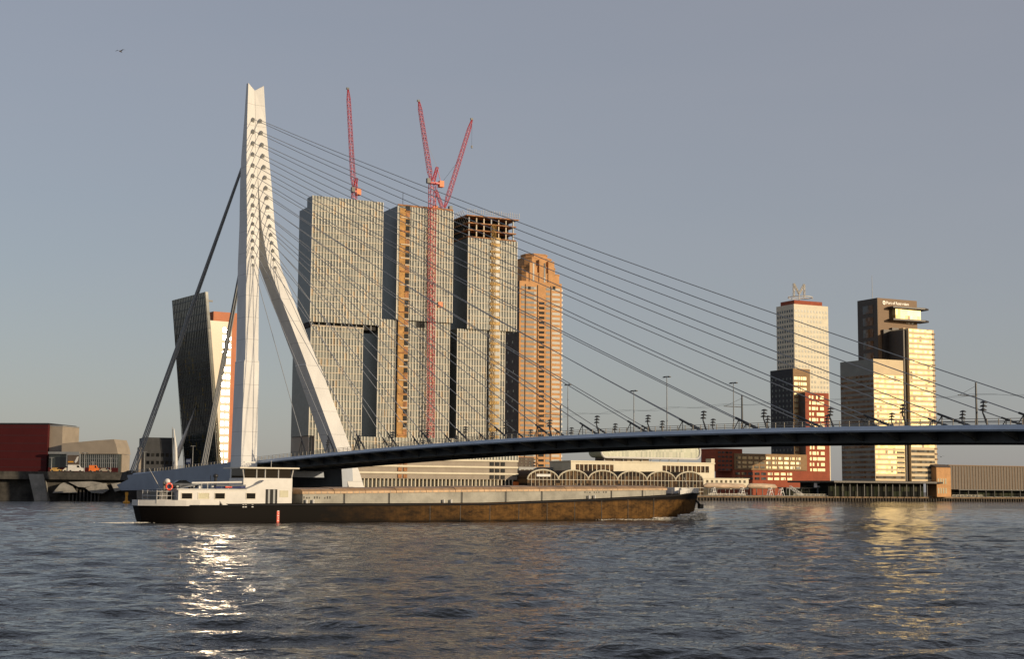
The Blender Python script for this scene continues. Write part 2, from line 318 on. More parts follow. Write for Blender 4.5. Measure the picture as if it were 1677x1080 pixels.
# ================================================================ SETTING
# the river: one sheet, real waves, finest near the camera, flat towards the horizon
def river():
    ang = np.concatenate([np.linspace(-180, -75, 30)[:-1], np.linspace(-75, -25, 26)[:-1], np.linspace(-25, 25, 620), np.linspace(25, 75, 26)[1:], np.linspace(75, 180, 30)[1:]])
    rr = np.concatenate([np.linspace(.01, 38, 30)[:-1], 38 * (520 / 38) ** np.linspace(0, 1, 720), np.array([700, 1000, 1500, 2500, 4000, 9000.])])
    A, Rr = np.meshgrid(np.radians(ang), rr); X = Rr * np.sin(A); Y = Rr * np.cos(A)
    dr = np.gradient(rr)[:, None] * np.ones_like(X); da = Rr * np.gradient(np.radians(ang))[None, :]
    sp = np.maximum(dr, da); Z = np.zeros_like(X)
    for i in range(70):
        lam = .6 * (7 / .6) ** rng.rand(); th = rng.normal(R(98), R(30)); k = 2 * math.pi / lam
        amp = .0040 * lam ** .85 * (.5 + rng.rand())
        fade = np.clip(lam / (sp * 3) - .7, 0, 1); ph = k * (X * math.cos(th) + Y * math.sin(th)) + rng.rand() * 7
        ph = ph + .8 * np.sin(X * .021 * (1 + rng.rand()) + Y * .017 + rng.rand() * 6)
        Z += amp * fade * (np.sin(ph) + .22 * np.cos(2 * ph))
    # the wash thrown off by the barge, a long low swell on both sides
    d = (Y - 250 - .10 * (X - 60)); Z += .34 * np.exp(-(d / 5.0) ** 2) * (1 / (1 + np.exp(-(X - 34) / 5))) * np.clip(6 / (sp * 3), 0, 1)
    d = (Y - 205 - .05 * (X + 60)); Z += .22 * np.exp(-(d / 4.0) ** 2) * (1 / (1 + np.exp((X + 52) / 3)))
    nr, na = X.shape; v = np.stack([X, Y, Z], -1).reshape(-1, 3)
    i = (np.arange(nr - 1)[:, None] * na + np.arange(na - 1)[None, :]).ravel()
    f = np.stack([i, i + 1, i + na + 1, i + na], -1)
    m = bpy.data.meshes.new('river'); m.vertices.add(len(v)); m.vertices.foreach_set('co', v.ravel())
    m.loops.add(f.size); m.loops.foreach_set('vertex_index', f.ravel()); m.polygons.add(len(f))
    m.polygons.foreach_set('loop_start', np.arange(0, f.size, 4)); m.polygons.foreach_set('loop_total', np.full(len(f), 4))
    m.polygons.foreach_set('use_smooth', np.ones(len(f), bool)); m.materials.append(M['water']); m.update(calc_edges=True); m.validate()
    o = link('water', m, None, 'structure'); o['label'] = 'dark rippled river water'; return o
river()

QZ = 2.6                                            # pier quay level
QF = Fr(-150, 664, 27, 0)                           # pier quay edge: x along it
Q0, Q1 = -60, 760
q = MB(); q.box(Q0, Q1, 0, 4000, -3, QZ)
quay = q.obj('pier_quay', M['paving'], link('quay', None, None, 'structure', (QF.O[0], QF.O[1], 0), QF.th))
qroot = quay.parent
pile = MB().box(-.28, .28, -.75, 0, -3, 1.55).mesh('fender_pile', M['timber'])
xp = 230.0; i = 0
while xp < 560 and i < 170:
    o = link('fender_pile', pile, qroot, None, (xp, -.05, rng.uniform(-.15, .2))); xp += 2.0 + rng.uniform(-.1, .1); i += 1
MB().box(Q0, Q1, -.04, -.003, -3, QZ - .01).obj('quay_wall', M['dark_concrete'], qroot)
MB().box(200, 600, -.5, -.05, 1.75, 2.45).obj('wale', M['tim_wale'], qroot)
MB().box(200, 600, -.25, .35, QZ + .02, QZ + .28).obj('kerb', M['concrete'], qroot)

# left bank, higher, with a concrete face of slanting piers and dark bays
LB = Fr(-190, 532, 8, 0)
lroot = link('embankment', None, None, 'structure', (LB.O[0], LB.O[1], 0), LB.th)
EZ = 10.2; LE = LB.x(586, 790)
MB().box(-400, LE, 4, 200, -3, EZ).obj('fill', M['paving'], lroot)
MB().box(-400, LE - 2, 0, 3.95, 7.7, EZ + .35).obj('coping', M['dark_concrete'], lroot)
for px0, px1 in ((52, 74), (228, 240)):
    a, b = LB.x(px0, 800), LB.x(px1, 800)
    MB().xz([(a - 1, 9.6), (a + 4, 9.6), (b + 1.5, -1), (b - 3, -1)], -2.2, 3.9).obj('buttress', M['concrete'], lroot)
for pts in ([(86, 808), (98, 794), (104, 791), (118, 797), (126, 808)], [(112, 790), (150, 789), (168, 792), (140, 799), (128, 798)], [(140, 800), (160, 793), (172, 792), (178, 803), (168, 809), (150, 808)], [(182, 793), (196, 791), (200, 803), (188, 806)]):
    MB().xz([LB.front(*p, -1) for p in pts], -1, 3.9).obj('concrete_boulder', M['concrete'], lroot)
for k in range(9):
    x0 = LB.x(112 + k * 6, 812); MB().box(x0, x0 + .5, .2, 3.9, -1, 4.0 + (k % 3) * .4).obj('post', M['dark_concrete'], lroot)
MB().box(-400, LE - .5, 3.6, 3.98, -3, 7.69).obj('back_wall', M['dark_concrete'], lroot)
g = MB().box(-9000, 9000, 900, 14000, .2, 2.0).obj('ground', M['paving'], None, False, 'structure')

# ================================================================ BRIDGE
B = Fr(-65.5, 449, -52, 0)                          # x along the deck towards the right, y = -t, near side negative
bridge = B.root('cable_stayed_bridge', 'white cable-stayed bridge with forked pylon and long grey deck', 'bridge')
dp = [(217, 777), (374, 760), (420, 757), (559, 742), (640, 735), (700, 730), (772, 723), (860, 718), (1000, 712), (1200, 706), (1400, 702), (1633, 699)]
ds = np.array([B.front(*p, -14) for p in dp])
cf = np.polyfit(np.append(ds[:, 0], [300, 345]), np.append(ds[:, 1], [14.9, 13.2]), 5)
def dz(s): return float(np.polyval(cf, s)) if s > -95 else float(np.polyval(cf, -95)) + .0 * (s + 95)
st = [-95 + 6 * i for i in range(74)]
def sweep(name, sec, mt, parent=bridge, s0=-95, s1=345, step=6, smooth=False):
    ss = np.arange(s0, s1 + .1, step); mb = MB().loft([[(s, y, dz(s) + z) for y, z in sec] for s in ss]); return mb.obj(name, mt, parent, smooth)
sweep('deck_slab', [(-13.2, -.06), (13.2, -.06), (13.2, -.32), (8, -.75), (-8, -.75), (-13.2, -.32)], M['deck_under'])
for sg, nm in ((-1, 'near'), (1, 'far')):
    e = sweep('edge_beam', [(sg * 14.05, -.50), (sg * 13.45, .30), (sg * 13.1, .30), (sg * 13.1, -.62), (sg * 13.8, -.80)], M['deck_edge'])
    sweep('box_girder', [(sg * 7.6, -.77), (sg * 9.2, -.77), (sg * 9.0, -2.55), (sg * 7.8, -2.55)], M['deck_under'])
    # railing of posts and rails
    mb = MB()
    for s in np.arange(-94, 344, 2.2):
        z = dz(s); mb.box(s - .06, s + .06, sg * 13.45 - .05, sg * 13.45 + .05, z + .15, z + 1.3)
    ra = mb.obj('railing_post', M['rail'], bridge, False, 'stuff')
    for hh in (.55, .9, 1.3):
        MB().path([(s, sg * 13.45, dz(s) + hh) for s in np.arange(-95, 345, 5)], .05, 4).obj('rail', M['rail'], bridge)
    rib = MB().xz([(-.25, -.3), (.25, -.3), (.25, -.4), (-.25, -.4)], 0, .1)
    rb = MB().yz([(sg * 13.6, -.62), (sg * 9.2, -.70), (sg * 9.2, -2.3), (sg * 10.2, -2.0), (sg * 13.6, -.95)], -.22, .22).mesh('cantilever_rib', M['deck_under'])
    for s in np.arange(-88, 340, 7.96): link('cantilever_rib', rb, bridge, None, (s, 0, dz(s)))
cr = MB().box(-.2, .2, -7.6, 7.6, -1.9, -.74).mesh('cross_beam', M['deck_under'])
for s in np.arange(-88, 340, 7.96): link('cross_beam', cr, bridge, None, (s, 0, dz(s)))
sweep('roadway', [(-7.6, -.01), (7.6, -.01), (7.6, -.055), (-7.6, -.055)], M['asphalt'])
for sg in (-1, 1): sweep('footway', [(sg * 10.4, .06), (sg * 13.0, .06), (sg * 13.0, -.055), (sg * 10.4, -.055)], M['concrete'])
sweep('glass_screen_rail', [(7.9, 1.75), (8.05, 1.75), (8.05, 1.62), (7.9, 1.62)], M['grey_metal'])
# pylon: two legs that fork below the crown
nodes = [  # z, s of front face, t of leg centre, width across, depth, fold
    (-3, 8.4, 19.3, 5.6, 8.6, 0), (9, 4.0, 18.0, 5.4, 8.2, 0), (13.3, 2.2, 17.3, 5.2, 7.8, 0), (44, -9.9, 10.85, 5.1, 6.8, 0), (44.4, -10.1, 10.7, 4.5, 6.7, 0),
    (76.8, -24.0, 3.95, 4.5, 6.2, 0), (90, -26.4, 2.75, 4.6, 5.6, .5), (105, -28.6, 2.35, 4.4, 4.7, .8), (113.5, -29.9, 2.1, 4.0, 3.9, .8), (126, -31.4, 1.75, 3.4, 2.3, .8), (136.5, -32.4, 1.45, 2.85, 1.4, .8)]
for sg in (-1, 1):
    rings = []
    for k, (z, s, t, w, dpt, fo) in enumerate(nodes):
        yo, yi = sg * (t + w / 2), sg * max(t - w / 2, .04)
        zo = z + 1.9 if k == len(nodes) - 1 else z
        rings.append([(s, yo, zo), (s - fo, yi, z), (s - dpt, yi, z), (s - dpt, yo * .97, zo)])
    leg = MB().loft(rings).obj('pylon_leg', M['pylon'], bridge)
    leg['label'] = 'pylon leg on the near side of the deck' if sg < 0 else 'pylon leg on the far side of the deck'
MB().loft([[(s, -9, z), (s, 9, z), (s - d, 9, z), (s - d, -9, z)] for z, s, d in ((8.5, 1.5, 5), (10.4, 1.0, 5))]).obj('cross_beam', M['steel_blue'], bridge)
MB().loft([[(-1 - q_, -.3, z), (1.2 - q_, -.3, z), (1.2 - q_, .3, z), (-1 - q_, .3, z)] for z, q_ in ((88, 29.0), (124, 32.9))]).obj('web_plate', M['pylon'], bridge)
# rear foot beams that tie the legs to the backstays
bpix = [(400, 756), (217, 779), (219, 786), (200, 795), (207, 804), (262, 803), (402, 812)]
bp_ = [B.front(*p, -15.5) for p in bpix]
for sg in (-1, 1):
    y0 = -17.5 if sg < 0 else 13.6
    MB().xz(bp_ if sg < 0 else [(a + 8, b) if i in (0, 6) else (a, b) for i, (a, b) in enumerate(bp_)], y0, y0 + 3.9).obj('foot_beam', M['steel_blue'], bridge)
tz = [142.8, 138.2, 133.6, 129.3, 125, 120.9, 116.9, 113.1, 109.5, 105.8, 102.3, 99, 95.9, 92.9, 89.6, 86.4]
nz_ = [n[0] for n in nodes]; ns_ = [n[1] for n in nodes]; nt_ = [n[2] for n in nodes]
def sag(a, b, k):
    a, b = Vector(a), Vector(b); L = (b - a).length; n = 14
    return [a.lerp(b, i / n) - Vector((0, 0, 4 * k * (L / 310) ** 2 * (i / n) * (1 - i / n))) for i in range(n + 1)]
for sg in (-1, 1):
    for k in range(16):
        z = tz[k] * .885 - .2; s0 = float(np.interp(z, nz_, ns_)); t = 1.35 + (4.0 - 1.35) * k / 15
        s1 = 23 + 15.93 * (15 - k); yb = sg * 9.75; zb = dz(s1) + .1
        top, bot = (s0 + .2, sg * t, z), (s1, yb, zb)
        pts = sag(top, bot, 2.3); c = MB().path(pts, .10, 5).obj('stay_cable', M['cable'], bridge)
        d = (pts[-2] - pts[-1]).normalized(); e = pts[-1]
        MB().tube(e, e + d * 7.5, .26, 6, .2).obj('anchor_tube', M['dark_metal'], c)
        m_ = e + d * 6.5; mb = MB(); mb.tube(m_, (m_.x - 1.2, m_.y - .5, dz(m_.x - 1.2)), .1, 4); mb.tube(m_, (m_.x - .5, m_.y + .5, dz(m_.x - .5)), .1, 4); mb.obj('damper_strut', M['dark_metal'], c)
        MB().add([(s0 - .3, sg*t - .75, z - .9), (s0 - .3, sg*t + .75, z - .9), (s0 - .3, sg*t, z + .75), (s0 + .95, sg*t - .18, z + .1), (s0 + .95, sg*t + .18, z + .1)],
                 [(0, 1, 4, 3), (0, 3, 2), (1, 2, 4), (2, 3, 4), (0, 2, 1)]).obj('anchor_box', M['anchor_grey'], bridge)
    for i in range(4):
        dy = (i % 2) * 1.3 - .65; dx = (i // 2) * .75
        MB().path(sag((-33.6 + dx * .3, sg * 3.0 + .3 * dy, 112.2), (-92 + dx * 2.0, sg * 13.4 + dy, 8.6), 1.5), .24, 6).obj('backstay', M['cable'], bridge)
    MB().xz([(-97, 7.5), (-88, 7.5), (-90, 10.8), (-95, 10.2)], sg * 13.4 - 1.6, sg * 13.4 + 1.6).obj('backstay_anchor', M['dark_concrete'], bridge)

# things standing on the deck ------------------------------------------------
def flood(first=[None]):
    if first[0] is None:
        o = link('floodlight_mast', None)
        MB().path([(0, 0, 0), (-.75, 0, 1.9), (-.95, 0, 2.3), (-.75, 0, 4.2)], [.2, .15, .13, .1], 6).obj('pole', M['dark_metal'], o)
        for i in range(3):
            MB().loft([[(-.8 + i*.1 + r*math.cos(a)*1.0 - .08, r*math.sin(a), 2.75 + i*.62 + zz) for a in np.linspace(0, 2*math.pi, 9)[:-1]] for r, zz in ((.62, -.12), (.55, .06), (.2, .24))]).obj('lamp_head', M['dark_metal'], o)
        first[0] = o; return o
    return copy_tree(first[0])
ordn = ['first', 'second', 'third', 'fourth', 'fifth', 'sixth', 'seventh', 'eighth', 'ninth', 'tenth', 'eleventh', 'twelfth', 'thirteenth', 'fourteenth', 'fifteenth']
for sg in (-1, 1):
    base = 137 if sg < 0 else 115.9
    ks = [(base + 16.25 * k) for k in range(-6, 8)]; ks = [s for s in ks if 24 < s < 258]
    for i, s in enumerate(sorted(ks)):
        o = flood(); p = B.w(s, sg * 12.2, dz(s)); o.location = p; o.rotation_euler = (0, 0, B.th)
        o.scale = (1, 1, .92 + .12 * rng.rand())
        tag(o, 'black three-headed floodlight mast on the %s side of the bridge deck, %s from the pylon' % ('near' if sg < 0 else 'far', ordn[i]), 'floodlight', 'floodlight masts on the bridge')
lampproto = None
def lamp(loc, h, rz, label, group):
    o = link('street_lamp', None, None, None, loc, rz)
    MB().tube((0, 0, 0), (0, 0, h), .15, 6, .08).obj('pole', M['grey_metal'], o)
    MB().box(-.9, .9, -.12, .12, h - .1, h + .06).obj('arm', M['grey_metal'], o)
    for sgn in (-1, 1): MB().loft([[(sgn*(.75 + a), b, h + zz) for a, b in ((-.35, -.2), (.35, -.2), (.35, .2), (-.35, .2))] for zz in (-.24, -.06)]).obj('lamp_head', M['dark_metal'], o)
    return tag(o, label, 'street lamp', group)
for px, py, t, wh in ((930, 630, 2, 'shortest gap to the orange tower'), (1038, 640, -4, 'thin pale one'), (1092, 617, 3, 'tallest against the sky'), (1201, 627, -3, 'nearest to the dark brick tower')):
    s, z = B.front(px, py, -t); d = dz(s)
    lamp(B.w(s, -t, d), z - d, B.th, 'tall double-armed street lamp on the bridge deck, ' + {930: 'just right of the orange tower', 1038: 'second to the right of the orange tower', 1092: 'third to the right of the orange tower', 1201: 'just left of the dark brick tower'}[px], 'street lamps on the bridge')
for px, py, wh in ((1215, 648, 'beside the dark brick tower'), (1598, 627, 'at the right edge of the view'), (918, 664, 'in front of the orange tower')):
    s, z = B.front(px, py, 6); d = dz(s); o = link('tram_wire_mast', None, None, None, B.w(s, 6, d), B.th)
    MB().tube((0, 0, 0), (0, 0, z - d), .22, 8, .16).obj('pole', M['dark_metal'], o)
    MB().box(-.06, .06, -5.5, 0, z - d - 2.6, z - d - 2.45).obj('arm', M['dark_metal'], o)
    MB().tube((0, -5, z - d - 2.5), (0, 0, z - d - .6), .03, 4).obj('stay_rod', M['dark_metal'], o)
    tag(o, 'dark steel tram wire mast on the bridge deck ' + wh, 'mast', 'tram wire masts on the bridge')
for yy in (1.5, 4.0):
    o = MB().path([(s, yy, dz(s) + 6.2 + .25 * math.sin(s * .4)) for s in np.arange(30, 330, 4)], .022, 3).obj('tram_wire', M['dark_metal'])
    o.location = (B.O[0], B.O[1], 0); o.rotation_euler = (0, 0, B.th)
    tag(o, 'thin black overhead tram wire above the bridge deck, %s one' % ('nearer' if yy < 2 else 'farther'), 'wire', 'tram wires over the bridge')
# ================================================================ BUILDINGS ON THE PIER
def fins(parent, x0, x1, z0, z1, y, step=1.55, w=.30, d=.45, fl=3.45, m='fin', skip=None, edge='fin2'):
    n = max(1, round((x1 - x0) / step)); mb = MB()
    for i in range(n + 1):
        x = x0 + (x1 - x0) * i / n
        if skip and skip[0] < x < skip[1]: continue
        mb.box(x - w/2, x + w/2, y - d, y - .03, z0, z1)
    mb.obj('facade_fin', M[m], parent, False, 'stuff')
    mb = MB(); z = z0 + fl
    while z < z1 - 1:
        for a, b in ([(x0, x1)] if not skip else [(x0, skip[0]), (skip[1], x1)]):
            if b - a > .5: mb.box(a, b, y - d * .75, y - .02, z - .15, z + .15)
        z += fl
    mb.obj('floor_edge', M[edge], parent, False, 'stuff')

D = Fr(-98.8, 711.8, 27, QZ)
dr = D.root('high_rise_complex', 'wide glass high-rise of three joined towers with stacked shifted blocks, under construction', 'building')
zt = D.z(512, 320)
zA = D.z(512, 527); xA = D.x(626, 400)
def block(nm, x0, x1, y0, y1, z0, z1, f=True, skip=None, side='dr_side'):
    o = MB().box(x0 + .05, x1 - .05, y0 + .03, y1, z0, z1).obj(nm, M['dr_glass'], dr)
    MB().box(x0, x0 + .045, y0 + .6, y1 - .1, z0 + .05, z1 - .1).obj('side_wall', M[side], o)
    if f: fins(dr, x0, x1, z0, z1, y0, skip=skip)
    return o
yA1, yA2 = D.y(501, 420), D.y(487, 420)
block('upper_block', 0, xA, 0, yA1, zA, zt)
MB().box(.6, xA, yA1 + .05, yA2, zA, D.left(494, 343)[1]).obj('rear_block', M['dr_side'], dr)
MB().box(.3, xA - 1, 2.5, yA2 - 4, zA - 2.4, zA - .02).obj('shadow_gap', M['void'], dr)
for k in range(9): MB().box(1 + k * 3.9, 1.35 + k * 3.9, 1.0, 1.4, zA - 2.4, zA).obj('gap_column', M['grey_metal'], dr)
xl0, xl1 = D.x(507, 640, 1.5), D.x(592, 640, 1.5); zP = D.z(600, 716); zAl = D.z(512, 534, 1.5)
block('lower_block', xl0, xl1, 1.5, D.y(478, 640, xl0), zP, zAl)
MB().box(xl0 - .25, xl1 + .1, 1.15, 2.2, zAl - .1, zAl + .5).obj('parapet', M['fin2'], dr)
# middle tower
xb0, xb1 = D.x(650, 430), D.x(741, 430); zB = D.z(700, 527); zBt = D.z(652, 337)
sk = (D.x(652.5, 500), D.x(669, 500))
block('upper_block', xb0, xb1, 0, 34, zB, zBt, skip=sk)
xb2, xb3 = D.x(618, 620, 1.5), D.x(735, 620, 1.5)
block('lower_block', xb2, xb3, 1.5, 36, zP, zB - .02, skip=sk)
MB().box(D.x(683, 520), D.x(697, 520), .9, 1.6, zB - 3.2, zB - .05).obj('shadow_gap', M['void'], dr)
sh = MB().box(sk[0], sk[1], -.2, .2, zP, zBt - 1).obj('open_shaft', M['shaft'], dr)
z = zP + 1; k = 0
while z < zBt - 2:
    lan = MB().box(sk[0] + (.55 if k % 2 else .1) * (sk[1] - sk[0]), sk[1] + .1, -.65, -.2, z, z + .5).obj('landing', M['fin2' if k % 3 else 'form'], sh)
    MB().box(sk[0] + .60 * (sk[1] - sk[0]), sk[1] - .1, -.36, -.21, z + .6, z + 3.0).obj('opening', M['void' if k % 4 else 'form'], sh)
    z += 3.45; k += 1
MB().box(xb0, xb1, -.2, .4, zBt, zBt + .9).obj('parapet', M['form'], dr)
MB().box(D.x(718, 412), D.x(725, 412), -.75, -.5, D.z(721, 504), D.z(721, 495)).obj('covered_pane', M['orange'], dr)
MB().tube((D.x(661, 330), 1, zBt), (D.x(661, 330), 1, D.z(661, 314)), .12, 4).obj('antenna', M['dark_metal'], dr)
# right tower with raw floors on top
xc0, xc1 = D.x(766, 450), D.x(846, 450); zC = D.z(800, 541); zCt = D.z(766, 389)
sc_ = (D.x(801, 500), D.x(819, 500))
block('upper_block', xc0, xc1, 0, 34, zC, zCt, skip=sc_)
xc2, xc3 = D.x(748, 620, 1.5), D.x(826, 620, 1.5)
block('lower_block', xc2, xc3, 1.5, 36, zP, zC - .02, skip=sc_)
hz_ = MB().lattice(((sc_[0] + sc_[1]) / 2 - 1.2, -.9, zP), ((sc_[0] + sc_[1]) / 2 - 1.2, -.9, zCt + 8), 1.6, 1.6, 46, .13).obj('hoist_mast', M['gold'], dr)
MB().box(sc_[0], sc_[1], .02, .3, zP, zCt).obj('open_shaft', M['dr_side'], dr)
z = zP + 1; k = 0
while z < zCt:
    MB().box(sc_[0] + .3, sc_[1] - .2, -.35, 0, z, z + 1.2 + .5 * (k % 2)).obj('landing', M['gold'], hz_); z += 3.45; k += 1
zf = D.z(766, 352); nf = 4
for k in range(nf):
    z0 = zCt + .2 + (zf - .8 - zCt) * k / (nf - 1); st_h = (zf - .8 - zCt) / (nf - 1)
    o = MB().box(xc0 - .2 - (1.2 if k == nf - 1 else 0), xc1 - .5 + (1.2 if k == nf - 1 else 0), -.3 - (.8 if k == nf - 1 else 0), 30, z0, z0 + .55).obj('raw_floor_slab', M['form'], dr)
    for j in range(7):
        if k < nf - 1: MB().box(xc0 + .6 + j * 4.3, xc0 + 1.2 + j * 4.3, .8, 1.5, z0 + .56, z0 + st_h - .02).obj('column', M['fin2' if j % 3 else 'grey_metal'], o)
    if k < nf - 1: MB().box(xc0 + .4, xc1 - 1.4, 7, 27, z0 + .56, z0 + st_h - .02).obj('core_wall', M['void'], o)
mb = MB()
for k in range(24):
    a = xc0 - 1 + k * (xc1 - xc0 + 2) / 23; mb.tube((a, -1, zf + .6), (a + rng.uniform(-.3, .3), -1, zf + 2.6 + rng.rand()), .09, 3)
for zz in (1.3, 2.4): mb.tube((xc0 - 1, -1, zf + zz), (xc1 + .6, -1, zf + zz + rng.uniform(-.2, .2)), .08, 3)
for k in range(12): mb.tube((xc0 - 1.4, k * 2.4, zf + .3), (xc0 - 3.4, k * 2.4, zf + 2.2), .09, 3); mb.tube((xc0 - 3.4, k * 2.4, zf + 2.2), (xc0 - .4, k * 2.4, zf - 5), .09, 3)
mb.obj('edge_protection', M['rail'], dr, False, 'stuff')
# plinth
xp0, xp1 = D.x(515, 740, -1.5), D.x(848, 740, -1.5); zb1, zb0 = D.z(700, 752, -1.5), D.z(700, 785, -1.5)
pl = MB().box(xp0, xp1, -1.5, 34, zb1, zP - .02).obj('plinth', M['dr_glass'], dr)
fins(dr, xp0, xp1, zb1, zP, -1.5, step=1.7, fl=4)
MB().box(D.x(506, 700, 3), xp0 - .1, 3, 30, 1, D.z(512, 672, 3)).obj('stair_block', M['dr_glass'], dr)
fins(dr, D.x(506, 700, 3), xp0 - .1, 1, D.z(512, 672, 3), 3)
bz = (zb1 - zb0) / 3
for k in range(3):
    MB().box(xp0, xp1, -1.2, 34, zb0 + bz * k, zb0 + bz * (k + 1) - .9).obj('parking_band', M['wpc_cream'] if False else M['beige'], dr)
    MB().box(xp0 - .2, xp1 + .2, -1.9, 34, zb0 + bz * (k + 1) - .88, zb0 + bz * (k + 1) - .03).obj('slab_edge', M['mv_white'], dr)
    for a in (652, 661, 803, 812, 821): MB().box(D.x(a, 770, -1.7), D.x(a + 6, 770, -1.7), -1.7, -1.25, zb0 + bz * k + .3, zb0 + bz * (k + 1) - 1.2).obj('opening', M['form' if a < 700 else 'void'], dr)
MB().box(xp0, xp1, 2.6, 33, .0, zb0 - .04).obj('lobby_glass', M['dim_glass'], dr)
col = MB().box(-.22, .22, -.22, .22, 0, zb0 - .04).mesh('column', M['mv_white'])
n = int((xp1 - xp0) / 2.1)
for k in range(n): link('column', col, dr, None, (xp0 + 1 + k * 2.1, -.9, 0))
MB().box(D.x(840, 790, -2), D.x(848, 790, -2), -3, -2, zb0 - 3.5, zb0 - 1).obj('orange_hoarding', M['orange'], dr)

# cranes -------------------------------------------------------------------
def DW(px, py, yo): x, z_ = D.front(px, py, yo); return Vector((x, yo, z_))
def crane(label, base, feet, mast_top, jib_foot, jib_tip, aframe, cabp, mw, deckdir, hook=None, mast_n=40):
    o = link('tower_crane', None, None, None, D.w(base.x, base.y, base.z), D.th); b = base
    sh_ = lambda p: Vector(p) - b
    if mast_top: MB().lattice(sh_(base), sh_(mast_top), mw, mw, mast_n, .16).obj('mast', M['red'], o)
    L = (jib_tip - jib_foot).length; mid = jib_foot.lerp(jib_tip, .12); m2 = jib_foot.lerp(jib_tip, .9)
    jb = MB(); jb.lattice(sh_(jib_foot), sh_(mid), .5, 1.9, 4, .13); jb.lattice(sh_(mid), sh_(m2), 1.9, 1.5, 26, .13); jb.lattice(sh_(m2), sh_(jib_tip), 1.5, .5, 4, .13)
    jb.obj('jib', M['red'], o)
    t = sh_(jib_tip); MB().box(t.x - .9, t.x + .5, t.y - .4, t.y + .4, t.z - .2, t.z + .8).obj('jib_head', M['dark_metal'], o)
    af = sh_(aframe); jf = sh_(jib_foot); cb = jf + Vector((deckdir * 5.5, 0, 0))
    mb = MB(); mb.lattice(jf + Vector((deckdir * 1.2, 0, 0)), af, 1.4, 1.0, 5, .16); mb.tube(cb, af, .16, 5); mb.obj('a_frame', M['red'], o)
    MB().box(min(jf.x - deckdir, cb.x + deckdir), max(jf.x - deckdir, cb.x + deckdir), jf.y - 1.3, jf.y + 1.3, jf.z - 1.3, jf.z - .4).obj('machinery_deck', M['red'], o)
    MB().box(cb.x - 1.2, cb.x + 1.2, cb.y - 1.4, cb.y + 1.4, cb.z - 2.6, cb.z + .6).obj('counterweight', M['orange'], o)
    MB().box(jf.x - deckdir * 2.4 - .9, jf.x - deckdir * 2.4 + .9, jf.y - 2.9, jf.y - 1.1, jf.z - 1.6, jf.z + .9).obj('cab', M['dark_metal'], o)
    MB().path([af, sh_(jib_foot.lerp(jib_tip, .55))], .07, 3).obj('luffing_rope', M['dark_metal'], o)
    MB().path([af, cb], .08, 3).obj('back_rope', M['dark_metal'], o)
    if hook:
        MB().tube(t, t - Vector((0, 0, hook)), .06, 3).obj('hoist_rope', M['dark_metal'], o)
        MB().box(t.x - .35, t.x + .35, t.y - .3, t.y + .3, t.z - hook - 1.4, t.z - hook).obj('hook_block', M['dark_metal'], o)
    return tag(o, label, 'crane', 'red tower cranes over the building site')
crane('red crane standing on the leftmost glass tower with its jib almost upright', DW(580, 327, 12), None, DW(580, 312, 12), DW(579, 311, 12), DW(570, 146, 12), DW(584, 292, 12), None, 2.2, .45, None, 3)
base = DW(705, 716, -2.6); base.z = zP
crane('tallest red crane with a lattice mast down the middle tower front', base, None, DW(708, 300, -2.6), DW(706, 297, -2.6), DW(686, 166, -2.6), DW(716, 274, -2.6), None, 2.9, 1, None, 56)
crane('red crane on the middle tower roof with its jib leaning right', DW(724, 350, 8), None, DW(724, 342, 8), DW(728, 341, 8), DW(773, 196, 8), DW(714, 312, 8), None, 2.2, -1, 14, 2)

# orange brick tower ----------------------------------------------------------
N = Fr.px(850, 600, 925, 27, QZ)
no = N.root('residential_tower', 'orange brick residential tower with a stepped crown and banded windows', 'building')
xr = N.x(919.5, 600); yl = N.y(824, 640); zc1 = N.z(880, 437); ztop = N.z(885, 413); zsh = N.z(880, 462)
body = MB().box(0, xr, .0, yl, 0, zsh).obj('body', M['no_brick'], no)
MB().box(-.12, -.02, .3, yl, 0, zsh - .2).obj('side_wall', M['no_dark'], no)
nfl = 43; fh = zsh / nfl
bays = [(N.x(852), N.x(857.5)), (N.x(860), N.x(877)), (N.x(893), N.x(899.5)), (N.x(903), N.x(916))]
bal = (N.x(881.5), N.x(890.5))
wm = [MB().box(a, b, -.12, .1, 0, fh * .5).mesh('window_band', M['no_glass']) for a, b in bays]
bm_ = MB().box(bal[0], bal[1], -.10, .2, 0, fh * .5).mesh('balcony_recess', M['void']); bf = MB().box(bal[0] - .2, bal[1] + .2, -.5, -.05, -.25, .55).mesh('balcony_front', M['no_brick'])
sb = MB().box(xr - .05, xr + .9, .3, 2.4, 0, 1.4).mesh('side_balcony', M['white'])
swm = MB().box(-.2, -.1, 0, 1.2, 0, 1.5).mesh('side_window', M['blind'])
for k in range(nfl):
    zz = k * fh + fh * .42
    if zz > zsh - 2: break
    for j, w_ in enumerate(wm):
        link('window_band', w_, no, None, (0, 0, zz))
    if k < nfl - 4: link('balcony_recess', bm_, no, None, (0, 0, zz)); link('balcony_front', bf, no, None, (0, 0, k * fh))
    link('side_balcony', sb, no, None, (0, 0, zz))
    if k % 2 == 0:
        for q_ in range(2): link('side_window', swm, no, None, (0, yl * (.3 + .35 * q_) + (k % 4) * .8, zz))
for a in (858.7, 879, 901): MB().box(N.x(a) - .25, N.x(a) + .25, -.18, .1, 0, zsh - 2).obj('dark_joint', M['void'], no)
